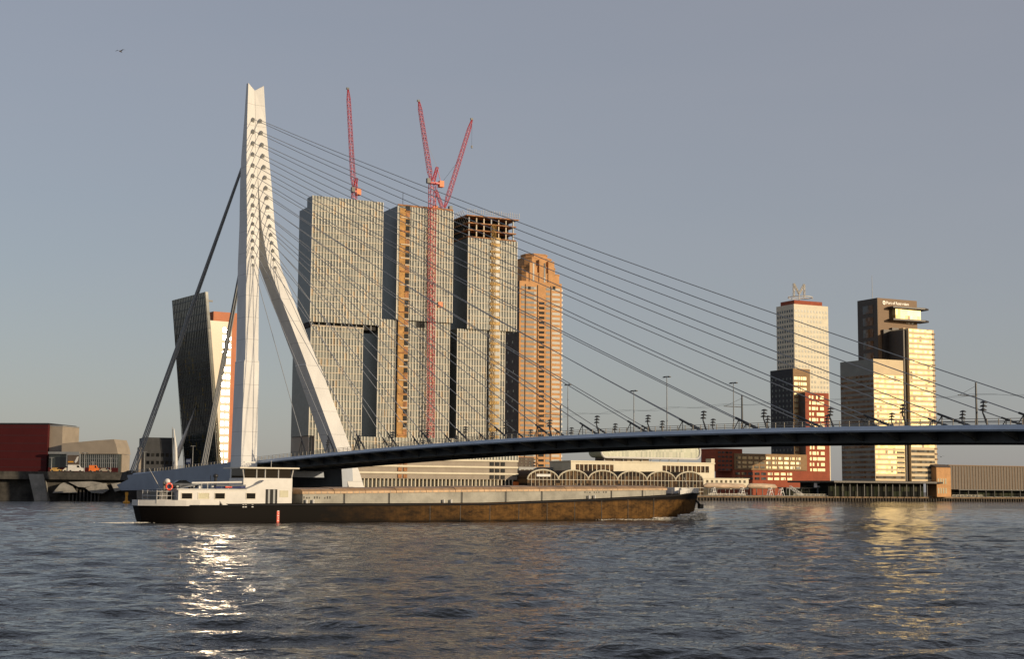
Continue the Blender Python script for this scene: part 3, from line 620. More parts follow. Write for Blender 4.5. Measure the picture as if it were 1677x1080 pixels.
def tier(nm, a, b, y0, z0, z1, ch):
    x0, x1 = N.x(a), N.x(b); y1 = yl - y0
    MB().xy([(x0 + ch, y0), (x1 - ch, y0), (x1, y0 + ch), (x1, y1 - ch), (x1 - ch, y1), (x0 + ch, y1), (x0, y1 - ch), (x0, y0 + ch)], z0, z1).obj(nm, M['no_brick'], no)
    MB().xy([(x0 + ch - .3, y0 - .3), (x1 - ch + .3, y0 - .3), (x1 + .3, y0 + ch - .3), (x1 + .3, y1 - ch), (x1 - ch, y1 + .3), (x0 + ch, y1 + .3), (x0 - .3, y1 - ch), (x0 - .3, y0 + ch - .3)], z1 + .01, z1 + .6).obj('cornice', M['no_brick'], no)
tier('crown_step', 856, 918.5, .8, zsh, zsh + (zc1 - zsh) * .55, 2.2)
tier('crown_step', 858.5, 914, 1.6, zsh + (zc1 - zsh) * .55 + .62, zc1, 3.4)
tier('crown_top', 864, 909, 2.4, zc1 + .62, zc1 + (ztop - zc1) * .6, 3.6)
tier('crown_top', 868, 904, 3.6, zc1 + (ztop - zc1) * .6 + .62, ztop - 1.2, 4.0)
for a, b, h in ((866, 876, 430), (882, 893, 425), (897, 907, 428)):
    MB().box(N.x(a), N.x(b), .2, 2.5, zsh, N.z(a, h)).obj('crown_pier', M['no_brick'], no)
for a in (871, 889.5): MB().box(N.x(a), N.x(a + 2.6), .05, .7, zsh - 3, N.z(a, 431)).obj('crown_window', M['no_glass'], no)
for a in (861, 875, 894, 906): MB().box(N.x(a), N.x(a + 4), .9, 1.4, zsh + .5, zsh + 6).obj('crown_recess', M['no_dark'], no)
for a in (863, 904): MB().box(N.x(a), N.x(a + 4.5), -.16, .1, N.z(a, 474), N.z(a, 469)).obj('crown_recess', M['void'], no)

# arched terminal hall ---------------------------------------------------------
T = Fr.px(864, 790, 752, 27, QZ)
th = T.root('arched_hall', 'low terminal hall with six white glazed arches along the quay', 'building')
ed = [864, 914.5, 963.5, 1011.5, 1059.5, 1106.5, 1152]
zar = T.z(890, 770); zsp = T.z(890, 786)
for k in range(6):
    a, b = T.x(ed[k], 790), T.x(ed[k + 1], 790); c = (a + b) / 2; hw = (b - a) / 2
    arc = [(c - hw * math.cos(t), zsp + (zar - zsp) * math.sin(t)) for t in np.linspace(0, math.pi, 13)]
    bay = MB().xz([(a + .05, 0)] + arc + [(b - .05, 0)], .3, 26).obj('vault', M['hall_dark'], th)
    mb = MB()
    for i in range(12): mb.path([(arc[i][0], .05, arc[i][1]), (arc[i+1][0], .05, arc[i+1][1])], .36, 4)
    mb.obj('arch_rib', M['mv_white'], bay)
    for i in range(1, 8):
        x = a + (b - a) * i / 8; zz = zsp + (zar - zsp) * math.sqrt(max(0, 1 - ((x - c) / hw) ** 2))
        MB().box(x - .08, x + .08, -.05, .25, 0, zz).obj('mullion', M['mv_white'], bay)
    for zz in (2.2, 4.2, zsp): MB().box(a, b, -.08, .2, zz - .1, zz + .1).obj('transom', M['offwhite'], bay)
    if k == 0: MB().box(c - 4, c + 4, -.6, -.2, zsp + 1.5, zsp + 2.8).obj('sign_board', M['white'], bay)
# long white hall behind, with a rounded glass box on its roof
P = Fr.px(935, 770, 792, 27, QZ)
lp = P.root('warehouse', 'long cream warehouse with ribbon windows behind the arched hall', 'building')
xw = P.x(1170, 770); zw1, zw0 = P.z(950, 757), P.z(950, 777)
MB().box(0, xw, 0, 24, 0, zw1).obj('wall', M['wpc_cream'] if False else M['mv_white'], lp)
for a, b in ((943, 1010), (1085, 1166)):
    n = int((b - a) / 7)
    for k in range(n): MB().box(P.x(a + k * 7), P.x(a + k * 7 + 5.6), -.1, .2, zw0 + 1.6, zw1 - 1.3).obj('window', M['hall_dark'], lp)
MB().box(-.3, xw + .3, -.4, 24, zw1 + .02, zw1 + .7).obj('roof_edge', M['mv_white'], lp)
MB().box(P.x(1164), xw, -.3, 5, zw1 + .72, zw1 + 3).obj('stair_tower', M['mv_white'], lp)
U = Fr.px(985, 745, 800, 27, QZ)
up = U.root('rooftop_glass_box', 'rounded white-framed glass box raised on posts above the cream warehouse', 'building')
x1 = U.x(1147, 745); z0, z1 = U.z(1060, 751), U.z(1060, 728)
def rrect(x0, x1, z0, z1, r, n=5):
    o = []
    for cx, cz, a0 in ((x1 - r, z0 + r, -90), (x1 - r, z1 - r, 0), (x0 + r, z1 - r, 90), (x0 + r, z0 + r, 180)):
        for i in range(n + 1): a = R(a0 + 90 * i / n); o.append((cx + r * math.cos(a), cz + r * math.sin(a)))
    return o
rr_ = rrect(0, x1, z0, z1, 3.2); MB().xz(rr_, .4, 14).obj('glazing', M['roof_glass'], up)
mb = MB(); 
for i in range(len(rr_)): a, b = rr_[i], rr_[(i + 1) % len(rr_)]; mb.tube((a[0], .2, a[1]), (b[0], .2, b[1]), .55, 6)
mb.obj('frame', M['white'], up)
for k in range(9): MB().box(3 + k * 6, 3.4 + k * 6, 2, 2.4, zw1 - 1, z0).obj('post', M['grey_metal'], up)
MB().box(3, x1 * .28, 3, 12, zw1 - 1, z0).obj('core', M['no_dark'], up); MB().box(x1 * .28 + .1, x1 * .5, 3, 12, zw1 - 1, z0).obj('core', M['beige'], up)
G1 = Fr.px(850, 775, 800, 27, QZ)
gb = G1.root('office_block', 'low grey-brown block between the glass high-rise and the cream warehouse', 'building')
MB().box(0, G1.x(937), 0, 18, 0, G1.z(900, 766)).obj('wall', M['grey_metal'], gb); MB().box(-.2, G1.x(880), 4, 20, G1.z(900, 766) + .03, G1.z(900, 750)).obj('rear_wall', M['no_dark'], gb)
for k in range(12): MB().box(G1.x(854 + k * 7), G1.x(858.5 + k * 7), -.1, .2, G1.z(900, 775), G1.z(900, 770)).obj('window', M['dim_glass'], gb)
for k in range(4):
    for j in range(3): MB().box(G1.x(852 + k * 7, 760, 4), G1.x(856 + k * 7, 760, 4), 3.9, 4.2, G1.z(900, 765 - j * 5, 4), G1.z(900, 762.5 - j * 5, 4)).obj('window', M['dim_glass'], gb)

# pale tower with the big M sign -------------------------------------------------
V = Fr(197.4, 1018.8, 27, QZ)
mv = V.root('pale_tower', 'tall cream tower with a big letter sign on its red roof', 'building')
xm, ym = V.x(1357, 560), V.y(1272, 560); zm = V.z(1300, 498)
MB().box(0, xm, 0, ym, 0, zm).obj('wall', M['mv_white'], mv)
rows = int((zm - V.z(1330, 690)) / 3.6); mbw = MB()
wp = MB().box(-.72, .72, -.10, .1, 0, 1.75).mesh('window', M['mv_glass']); cnt = 0
for r_ in range(rows):
    zz = zm - 5.5 - r_ * 3.55
    for c_ in range(11):
        if rng.rand() < .08: continue
        link('window', wp, mv, None, (1.6 + c_ * (xm - 3.2) / 10, 0, zz)); cnt += 1
        if cnt > 290: break
    for c_ in range(7): mbw.box(-.1, .1, 2.2 + c_ * (ym - 4) / 6 - .7, 2.2 + c_ * (ym - 4) / 6 + .7, zz, zz + 1.8)
mbw.obj('side_window', M['dim_glass'], mv, False, 'stuff')
rf = MB().box(1.5, xm - 4, 1.5, ym - 3, zm + .02, V.z(1300, 491)).obj('roof_box', M['mv_red'], mv)
zs0 = V.z(1310, 484); zs1 = V.z(1310, 463); xs0, xs1 = V.x(1300, 470, 6), V.x(1317, 470, 6)
mb = MB()
for a, b in (((xs0, zs0), (xs0, zs1)), ((xs0, zs1), ((xs0 + xs1) / 2, zs0 + 2)), (((xs0 + xs1) / 2, zs0 + 2), (xs1, zs1)), ((xs1, zs1), (xs1, zs0))):
    mb.lattice((a[0], 6, a[1]), (b[0], 6, b[1]), 1.0, 1.0, 5, .16, Vector((0, 1, 0)))
mb.obj('letter_sign', M['offwhite'], mv)
mb = MB().torus(((xs0 + xs1) / 2 + 1, 6, zs0 - .6), 8.5, .28, 'z', 24, 5); mb.tube(((xs0+xs1)/2, 6, zm + 2), ((xs0+xs1)/2, 6, zs0 + 2), .35, 6); mb.tube((xs0 - 5, 6, zs0 - .6), (xs1 + 8, 6, zs0 - .6), .2, 4)
mb.obj('sign_ring', M['offwhite'], mv)
K = Fr.px(1300, 700, 985, 27, QZ)
bt = K.root('brick_tower', 'dark brick tower with windows tinted sun-gold in front of the pale tower', 'building')
zk = K.z(1300, 604); xk = K.x(1327, 650); yk = K.y(1262, 650)
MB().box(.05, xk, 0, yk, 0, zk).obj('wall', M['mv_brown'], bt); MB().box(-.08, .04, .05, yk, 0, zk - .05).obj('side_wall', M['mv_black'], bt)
w1 = MB().box(0, 3.1, -.06, .1, 0, 2.1).mesh('window', M['win_glass']); w2 = MB().box(-.2, -.1, 0, 1.2, 0, 1.6).mesh('side_window', M['dim_glass']); w3 = MB().box(0, 1.3, -.06, .1, 0, 2.1).mesh('window', M['win_glass'])
for r_ in range(22):
    zz = zk - 7.5 - r_ * 3.7
    if zz < 3: break
    for a, ww in ((.7, w1), (4.4, w3), (6.3, w3), (8.0, w1)): link('window', ww, bt, None, (a + (r_ % 2) * .15, 0, zz))
    for c_ in range(6): link('side_window', w2, bt, None, (0, 2 + c_ * (yk - 5) / 5, zz))
Rr_ = Fr.px(1320, 740, 981, 27, QZ)
rt = Rr_.root('brick_tower', 'red brick tower block with windows tinted sun-gold below the pale tower', 'building')
zr = Rr_.z(1340, 644); xq = Rr_.x(1358, 700)
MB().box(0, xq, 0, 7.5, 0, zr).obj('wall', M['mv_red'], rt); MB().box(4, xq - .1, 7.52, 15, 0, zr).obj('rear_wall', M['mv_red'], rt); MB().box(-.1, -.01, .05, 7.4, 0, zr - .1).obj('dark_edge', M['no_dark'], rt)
for r_ in range(24):
    zz = zr - 4.2 - r_ * 3.75
    if zz < 2: break
    for a, ww in ((3.0, w3), (5.4, w1 if r_ % 3 else w3), (9.2, w1 if r_ % 2 else w3), (12.4, w1)):
        if a < xq - 2.9: link('window', ww, rt, None, (a + (r_ % 2) * .3, 0, zz))
Lr = Fr.px(1172, 780, 930, 27, QZ)
lo = Lr.root('brick_block', 'low red and brown brick block with rows of windows under the bridge deck', 'building')
levels = [(1172, 1216, 735, 772, 'mv_red'), (1203, 1322, 743, 770, 'mv_brown'), (1200, 1352, 770.5, 795, 'mv_red')]
for i, (a, b, t_, bt_, mm) in enumerate(levels):
    yo = -.6 * i; MB().box(Lr.x(a, 780, yo), Lr.x(b, 780, yo), yo, 16 + i, 0 if i == 2 else Lr.z(a, bt_, yo), Lr.z(a, t_, yo)).obj('wall', M[mm], lo)
def wrow(a, b, y_, n, lit0, yo, h=4.2):
    for k in range(n):
        p = a + (b - a) * k / n; q_ = p + (b - a) / n * .72
        MB().box(Lr.x(p, 780, yo), Lr.x(q_, 780, yo), yo - .12, yo + .1, Lr.z(a, y_ + h, yo), Lr.z(a, y_, yo)).obj('window', M['win_glass'] if p > lit0 else M['dim_glass'], lo)
for k in range(5): wrow(1176, 1201, 740 + k * 7, 4, 9999, 0, 3)
for k in range(3): wrow(1206, 1314, 748 + k * 7.6, 11, 1250, -.6)
for k in range(2): wrow(1204, 1300, 774 + k * 8, 9, 1254, -1.2)

# port office with banded facades -----------------------------------------------
Wp = Fr(209.3, 845.6, 27, QZ)
wp_ = Wp.root('office_tower', 'brown and sun-gold port office tower with banded blocks and roof lettering', 'building')
zl = Wp.z(1430, 588); xl = Wp.x(1480, 650); yL = Wp.y(1377, 650); zg = Wp.z(1430, 788)
lowb = MB().box(.05, xl, 0, yL, zg, zl).obj('low_block', M['wpc_cream'], wp_)
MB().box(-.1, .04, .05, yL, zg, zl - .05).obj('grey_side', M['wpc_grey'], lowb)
MB().box(0, xl, -.12, .2, zl - 8.5, zl - .1).obj('plain_top', M['wpc_cream'], lowb)
nb = 21; fb = (zl - 9 - zg) / nb
for k in range(nb):
    MB().box(.3, xl - .3, -.10, .1, zg + k * fb + fb * .42, zg + (k + .95) * fb).obj('window_band', M['sun_glass'] if k > 0 else M['dim_glass'], lowb)
    MB().box(-.18, -.08, .4, yL - .3, zg + k * fb + fb * .45, zg + (k + .95) * fb).obj('window_band', M['dim_glass'], lowb)
    if 0 < k < 6: MB().box(xl * .72, xl - .4, -.13, -.11, zg + k * fb + fb * .45, zg + (k + .85) * fb).obj('dark_pane', M['dim_glass'], lowb)
zt_ = Wp.z(1438, 488, 18); xt0, xt1 = Wp.x(1438, 540, 18), Wp.x(1502, 520, 18)
tall = MB().box(xt0, xt1, 18, 36, zl * .5, zt_).obj('tall_block', M['wpc_brown'], wp_)
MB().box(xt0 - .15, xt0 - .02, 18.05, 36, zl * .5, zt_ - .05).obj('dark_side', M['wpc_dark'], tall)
for k in range(7): MB().box(xt0 - .3, xt0 - .16, 22, 31, zt_ - 9 - k * 7.2, zt_ - 4 - k * 7.2).obj('side_window', M['dim_glass'], tall)
xa, xb_ = Wp.x(1462, 515, 17), Wp.x(1503, 515, 17)
MB().box(xa, xb_, 14.5, 17.95, Wp.z(1470, 523, 17), Wp.z(1470, 507, 17)).obj('lookout_room', M['sun_glass'], tall)
for y_, d_ in ((504.5, 0), (524.5, 0)):
    za = Wp.z(1470, y_, 16); MB().xy([(xa - 3, 13), (xb_ + 1, 11.5), (xb_ + 6, 14), (xb_ + 6, 22), (xb_, 22), (xb_, 17.9), (xa - 3, 17.9)], za - .5, za + .5).obj('canopy_plate', M['wpc_dark'], tall)
for a, b, t_ in ((1447, 1460, 540), (1461, 1472, 537)): MB().box(Wp.x(a, 560, 16.5), Wp.x(b, 560, 16.5), 16.2, 17.9, zl - 2, Wp.z(a, t_, 16.5)).obj('dark_bay', M['wpc_dark'], tall)
MB().box(Wp.x(1476, 560, 17), Wp.x(1479.5, 560, 17), 15, 17.9, zl - 2, Wp.z(1476, 538, 17)).obj('light_pier', M['wpc_cream'], tall)
MB().tube((xt0 + 3, 26, zt_), (xt0 + 3, 26, Wp.z(1427, 450, 24)), .22, 5, .1).obj('antenna', M['grey_metal'], tall)
xs0_, xs1_ = Wp.x(1481.5, 650, 3), Wp.x(1491, 650, 3); MB().box(xs0_, xs1_, 3, 20, zg, Wp.z(1485, 541, 3)).obj('dark_slot', M['wpc_dark'], wp_)
xr0, xr1 = Wp.x(1490, 650, 1), Wp.x(1532, 650, 1); zr_ = Wp.z(1500, 539, 1)
rb_ = MB().box(xr0, xr1, 1, 22, zg, zr_).obj('right_block', M['wpc_cream'], wp_)
nb = 29; fb = (zr_ - zg) / nb
for k in range(nb):
    MB().box(xr0 + .2, xr1 - 1.8, .86, 1.1, zg + k * fb + fb * .40, zg + (k + .9) * fb).obj('window_band', M['sun_glass'] if k > 5 else M['dim_glass'], rb_)
    MB().box(xr1 - 1.6, xr1 + .5, .7, 3, zg + k * fb + fb * .05, zg + (k + .35) * fb).obj('corner_ledge', M['wpc_brown'], rb_)
cx0, cx1 = Wp.x(1366, 790, -8), Wp.x(1560, 790, -8); zc_ = Wp.z(1430, 790, -8)
MB().xy([(cx0, -8), (cx1 - 12, -8), (cx1, -2), (cx1 - 4, 30), (cx0, 34)], zg - 1.3, zg - .3).obj('canopy_roof', M['wpc_dark'], wp_)
MB().box(cx0 + 3, cx1 - 14, 1, 26, 0, zg - 1.35).obj('lobby_glass', M['lobby'], wp_)
for k in range(14): MB().box(cx0 + 4 + k * 5.2, cx0 + 4.4 + k * 5.2, -4, -3.6, 0, zg - 1.32).obj('column', M['dark_metal'], wp_)
def text(body, size, x, y, z, parent, mt, name='lettering'):
    cu = bpy.data.curves.new('t', 'FONT'); cu.body = body; cu.size = size; cu.extrude = .05; cu.offset = .07; o = bpy.data.objects.new('t', cu); S.collection.objects.link(o)
    me = bpy.data.meshes.new_from_object(o.evaluated_get(bpy.context.evaluated_depsgraph_get())); bpy.data.objects.remove(o); bpy.data.curves.remove(cu)
    me.materials.clear(); me.materials.append(mt); q_ = link(name, me, parent, None, (x, y, z)); q_.rotation_euler = (math.pi / 2, 0, 0); return q_
M['sign_white'] = mat('sign_white', (.85, .80, .70), .5, noise=0)
xe = Wp.x(1445, 497, 17.8); ze = Wp.z(1445, 499, 17.8)
MB().prism([(1.25 * math.cos(a), 1.25 * math.sin(a)) for a in np.linspace(0, 2 * math.pi, 13)[:-1]], lambda a, b, t: (xe + 1.3 + a, 17.7 + t, ze + 1.2 + b), .25).obj('emblem', M['sign_white'], tall)
MB().box(xe + .5, xe + 2.1, 17.6, 17.69, ze + 1.0, ze + 1.4).obj('emblem_stripe', M['wpc_brown'], tall)
text('Port of Rotterdam', 2.35, xe + 3.0, 17.85, ze + .55, tall, M['sign_white'])
for k, w_ in enumerate((.5, .9, .3, .9, .5)): MB().box(Wp.x(1485, 530, 17.8) + k * 1.25, Wp.x(1485, 530, 17.8) + k * 1.25 + w_, 17.75, 17.9, Wp.z(1485, 531, 17.8), Wp.z(1485, 528.5, 17.8)).obj('sign_mark', M['sign_white'], tall)

# quay-side sheds at the right ------------------------------------------------
E1 = Fr.px(1534, 790, 862, 27, QZ)
e1 = E1.root('brick_house', 'small orange brick house right of the port office', 'building')
MB().box(0, E1.x(1556), 0, 9, 0, E1.z(1540, 766)).obj('wall', M['no_brick'], e1)
for k in range(4):
    for j in range(2): MB().box(.8 + k * 1.9, 1.7 + k * 1.9, -.12, .1, 2 + j * 5.5, 5.2 + j * 5.5).obj('window', M['blind'], e1)
MB().yz([(-.6, E1.z(1540, 766)), (9.5, E1.z(1540, 766)), (4.5, E1.z(1540, 761))], -.3, E1.x(1556) + .3).obj('roof', M['no_dark'], e1)
E2 = Fr.px(1554, 790, 880, 27, QZ)
e2 = E2.root('corrugated_shed', 'long brown shed with ribbed walls at the right edge of the quay', 'building')
zz_ = E2.z(1600, 764); xe2 = E2.x(1760)
MB().box(0, xe2, 0, 12, 0, zz_).obj('wall', M['shed'], e2); MB().box(-.3, xe2 + .3, -.4, 12, zz_ + .02, zz_ + .5).obj('roof_edge', M['wpc_brown'], e2)
rbm = MB().box(-.16, .16, -.25, .1, 4.6, zz_).mesh('wall_rib', M['wpc_brown'])
for k in range(int(xe2 / 2.3)): link('wall_rib', rbm, e2, None, (1 + k * 2.3, 0, 0))
MB().box(.3, xe2 - .3, -.35, -.02, 0, 3.95).obj('canopy_shade_panel', M['lobby'], e2)  # dark sheet added for the shade below the canopy
MB().box(1, xe2, -7, .1, 4.0, 4.5).obj('canopy', M['dark_metal'], e2)
for k in range(11): MB().box(2 + k * 7, 2.3 + k * 7, -6.5, -6.2, 0, 4.0).obj('canopy_post', M['dark_metal'], e2)

# quay furniture: gangway frames, canvas tubes, bollards, small sheds ------------
for i, (px, txt) in enumerate(((1170, 'nearest the barge bow'), (1217, 'second from the barge bow'), (1263, 'third from the barge bow'), (1281, 'beside the slanting gangway'), (1372, 'left of the port office canopy'))):
    x = QF.x(px, 808, 3); o = link('trestle', None, None, None, QF.w(x, 3, QZ), QF.th); hgt = 4.2
    mb = MB()
    for sg in (-1, 1): mb.tube((sg * 1.6, 0, 0), (sg * .25, 0, hgt), .2, 5); mb.tube((sg * 1.6, 2, 0), (sg * .25, 2, hgt), .2, 5)
    mb.obj('leg', M['white'], o, False); MB().box(-.7, .7, -.2, 2.2, hgt * .5, hgt * .5 + .3).obj('cross_bar', M['white'], o); MB().box(-.5, .5, -.3, 2.3, hgt, hgt + .35).obj('cap', M['white'], o)
    tag(o, 'white steel trestle on the quay ' + txt, 'trestle', 'white trestles on the quay')
for i, (a, b, y_, txt) in enumerate(((1152, 1222, 795, 'left'), (1224, 1272, 796, 'right'))):
    x0, x1_ = QF.x(a, 800, 12), QF.x(b, 800, 12); o = link('covered_gangway', None, None, None, QF.w(x0, 12, QZ), QF.th); Ln = x1_ - x0
    MB().path([(0, 0, 5.2), (Ln * .08, 0, 5.5), (Ln * .5, 0, 5.4), (Ln * .92, 0, 5.2), (Ln, 0, 4.9)], [.5, 1.5, 1.6, 1.4, .4], 10).obj('canvas_tube', M['tube'], o, True)
    for k in range(5): MB().box(Ln * (.1 + .2 * k), Ln * (.1 + .2 * k) + .35, -.2, .2, 0, 4.2).obj('support', M['dark_metal'], o)
    tag(o, 'pinkish covered gangway tube on the quay, %s one of the two' % txt, 'gangway', 'covered gangways')
x0 = QF.x(1152, 790, 20); o = link('pavilion', None, None, None, QF.w(x0, 20, QZ), QF.th); Ln = QF.x(1226, 790, 20) - x0
zpv = QF.z(1190, 785, 20) - QZ
MB().box(0, Ln, 0, 6, 3.5, zpv).obj('wall', M['mv_white'], o); MB().box(-.4, Ln + .4, -.4, 6.4, zpv + .02, zpv + .4).obj('roof', M['mv_white'], o)
for k in range(9): MB().box(Ln * (.06 + .103 * k), Ln * (.06 + .103 * k) + 1.5, -.08, .2, zpv - 2.2, zpv - .7).obj('window', M['dim_glass'], o)
for k in range(6): MB().box(Ln * k / 5.1, Ln * k / 5.1 + .3, 1, 1.3, 0, 3.5).obj('post', M['grey_metal'], o)
tag(o, 'low cream pavilion with a row of windows right of the arched hall', 'pavilion')
mbq = MB().box(0, 24, -.12, .12, 1.0, 1.2).box(0, 24, -.12, .12, .5, .6)
for k in range(9): mbq.box(k * 3 - .08, k * 3 + .08, -.1, .1, 0, 1.2)
rm = mbq.mesh('quay_railing', M['offwhite'])
for k, (px, t_) in enumerate(((1160, 'from the barge bow to the second trestle'), (1300, 'in front of the dark landing stage'), (1455, 'in front of the port office canopy'), (1560, 'in front of the ribbed shed'))):
    o = link('quay_railing', rm, None, None, QF.w(QF.x(px, 812, 1.2), 1.2, QZ), QF.th); tag(o, 'pale low quay railing ' + t_, 'railing', 'quay railings')
x0 = QF.x(1288, 800, 8); o = link('landing_stage', None, None, None, QF.w(x0, 8, QZ), QF.th); Ln = QF.x(1376, 800, 8) - x0
MB().box(0, Ln, 0, 8, 4.2, 4.9).obj('roof', M['dark_metal'], o); MB().box(2, Ln - 2, 2, 7, 0, 4.18).obj('glass_wall', M['lobby'], o)
for k in range(8): MB().box(Ln * k / 7.2, Ln * k / 7.2 + .3, .3, .6, 0, 4.18).obj('post', M['dark_metal'], o)
tag(o, 'dark flat-roofed landing stage left of the port office', 'landing stage')
x0 = QF.x(1341, 790, 7); o = link('control_cabin', None, None, None, QF.w(x0, 7, QZ), QF.th)
MB().box(-.3, .3, .8, 1.4, 0, 4.5).obj('stem', M['grey_metal'], o); c_ = MB().box(-1.6, 1.6, -.2, 2.4, 4.92, 7.6).obj('cabin', M['white'], o); MB().box(-1.3, 1.3, -.3, -.19, 5.9, 7.1).obj('pane', M['pane'], c_)
tag(o, 'small white control cabin on a stem above the landing stage', 'cabin')
g_ = link('gangway', None, None, None, QF.w(QF.x(1293, 800, 2), 2, QZ), QF.th)
mb = MB(); mb.lattice((0, 0, 5.2), (9, 0, .4), 1.3, 1.3, 8, .11); mb.obj('truss', M['white'], g_); MB().tube((0, 0, 0), (0, 0, 5.0), .2, 6).obj('post', M['white'], g_)
tag(g_, 'white truss gangway slanting down to the right on the quay', 'gangway')
# ================================================================ LEFT BANK
Kp = Fr.px(361, 770, 676, 35, EZ - 2)
kp = Kp.root('leaning_tower', 'dark glass office tower leaning left, with a pale side and orange rear block', 'building')
yk = 40.0; ztk = Kp.z(335, 478, 0); tilt = -(Kp.x(361, 757) - Kp.x(336, 480)); zpk = Kp.z(345, 525)
def lx(z): return tilt * max(z, 0) / ztk
def slabpart(nm, z0, z1, mt):
    return MB().hexa([(lx(z0), 0, z0), (lx(z0) + 1.3, 0, z0), (lx(z0) + 1.3, yk, z0), (lx(z0), yk, z0)], [(lx(z1), 0, z1), (lx(z1) + 1.3, 0, z1), (lx(z1) + 1.3, yk, z1), (lx(z1), yk, z1)]).obj(nm, mt, kp)
slab = slabpart('glass_screen', 0, zpk - 4, M['kpn_glass']); slabpart('upper_screen', zpk - 3.98, ztk, M['screen_top'])
for k in range(26):
    z = 1 + k * 3.62
    if z > ztk - 1: break
    MB().box(lx(z) - .16, lx(z) + .2, .1, yk - .1, z, z + .42).obj('floor_line', M['dark_metal'], slab)
mb = MB()
for k in range(21): y_ = .3 + k * (yk - .6) / 20; mb.hexa([(-.14, y_ - .06, -5), (.1, y_ - .06, -5), (.1, y_ + .06, -5), (-.14, y_ + .06, -5)], [(tilt - .14, y_ - .06, ztk), (tilt + .1, y_ - .06, ztk), (tilt + .1, y_ + .06, ztk), (tilt - .14, y_ + .06, ztk)])
mb.obj('mullion', M['dark_metal'], slab, False, 'stuff')
xk1 = Kp.x(377.5, 640)
MB().hexa([(1.32, .3, -6), (xk1, .3, -6), (xk1, 16, -6), (1.32, 16, -6)], [(1.32 + lx(zpk), .3, zpk), (xk1, .3, zpk), (xk1, 16, zpk), (1.32 + lx(zpk), 16, zpk)]).obj('pale_wall', M['kpn_pale'], kp)
wk = MB().box(0, 1.5, -.02, .5, 0, 2.0).mesh('window', M['kpn_mirror'])
for k in range(22):
    z = zpk - 5 - k * 3.62
    if z < 1: break
    for c_ in range(2): link('window', wk, kp, None, (xk1 - 4.4 + c_ * 2.3, .12, z)).rotation_euler = (R(-2.0), 0, 0)
MB().box(Kp.x(349, 540, 16.5), Kp.x(386, 600, 16.5), 16.5, 34, -6, Kp.z(360, 511, 16.5)).obj('orange_block', M['kpn_orange'], kp)
MB().box(tilt + 1.4, tilt + 4, .5, 1.0, ztk - 4.4, ztk - 3.6).obj('davit', M['dark_metal'], kp)
# prop that carries the leaning screen, and the slim white mast beside it
a0 = Kp.left(295, 770, -8); a1 = Kp.left(318, 664, lx(35) - 1)
MB().path([(-14, a0[0], -4), (-10, (a0[0] + a1[0]) / 2, a1[1] * .42), (lx(a1[1]), a1[0], a1[1])], [.45, 1.15, .3], 10).obj('prop', M['white'], kp, True)
pm = Fr.px(289, 765, 560, 8, EZ); o = pm.root('white_mast', 'slim white tapered mast standing beside the leaning tower', 'mast')
MB().path([(0, 0, -1), (-.5, 0, pm.z(285, 735)), (-1.4, 0, pm.z(283, 703))], [.75, .55, .15], 8).obj('shaft', M['white'], o, True)
MB().path([(-1.2, .4, -1), (-2.0, .4, pm.z(281, 700))], [.3, .16], 6).obj('pole', M['grey_metal'], o)
Dk = Fr.px(234, 765, 690, 20, EZ); o = Dk.root('office_block', 'low black office block left of the leaning tower', 'building')
MB().box(0, Dk.x(284), 0, 20, -4, Dk.z(250, 717)).obj('wall', M['mv_black'], o)
for r_ in range(3):
    for c_ in range(6): MB().box(1.5 + c_ * 2.2, 2.9 + c_ * 2.2, -.1, .1, 2 + r_ * 3.6, 3.6 + r_ * 3.6).obj('window', M['pane'], o)
MB().box(-1.8, -.05, 1, 10, -4, Dk.z(250, 733)).obj('pale_wing', M['beige'], o)
# theatre and hall
Lx = Fr.px(45, 760, 630, -6, EZ)
o = Lx.root('theatre', 'deep red windowless theatre block at the left edge', 'building'); zL = Lx.z(60, 696)
MB().box(Lx.x(-40), Lx.x(77, 740), 0, 30, -2, zL).obj('wall', M['lux_red'], o); MB().box(Lx.x(-40) - .2, Lx.x(77, 740) + .2, -.2, 30, zL + .02, zL + .7).obj('parapet', M['dark_metal'], o)
for k in range(6): MB().box(Lx.x(-40), Lx.x(77, 740) - .1, -.06, .1, 3 + k * 3.4, 3.12 + k * 3.4).obj('panel_joint', M['dark_metal'], o)
o = Lx.root('stage_tower', 'plain beige stage tower beside the red theatre', 'building')
MB().box(Lx.x(78, 740, 2), Lx.x(101, 740, 2), 2, 20, -2, Lx.z(90, 699, 2)).obj('wall', M['beige'], o); MB().box(Lx.x(78, 740, 2) - .1, Lx.x(101, 740, 2) + .1, 1.9, 20, Lx.z(90, 699, 2) + .02, Lx.z(90, 698, 2) + .3).obj('parapet', M['grey_metal'], o)
o = Lx.root('foyer_hall', 'beige-roofed foyer hall with a dark glass front and a poster', 'building')
yo = -3
pts = [Lx.front(*p, yo) for p in ((101, 744), (101, 727), (157, 722), (186.5, 720), (191, 733), (193, 744))]
MB().xz(pts, yo, 12).obj('roof_shell', M['beige'], o)
MB().box(Lx.x(79, 750, yo), Lx.x(193, 750, yo), yo + .8, 11, -2, pts[0][1] - .03).obj('glass_front', M['hall_glass'], o)
for k in range(18): x = Lx.x(134 + k * 3.3, 750, yo); MB().box(x - .08, x + .08, yo + .6, yo + .85, 3, pts[0][1] - .04).obj('mullion', M['grey_metal'], o)
for zz in (.33, .66): MB().box(Lx.x(132, 750, yo), Lx.x(192, 750, yo), yo + .62, yo + .84, 3 + (pts[0][1] - 3) * zz, 3.15 + (pts[0][1] - 3) * zz).obj('transom', M['grey_metal'], o)
MB().box(Lx.x(79, 750, yo), Lx.x(193, 750, yo), yo + .3, yo + .79, -2, 3).obj('red_plinth', M['lux_red'], o)
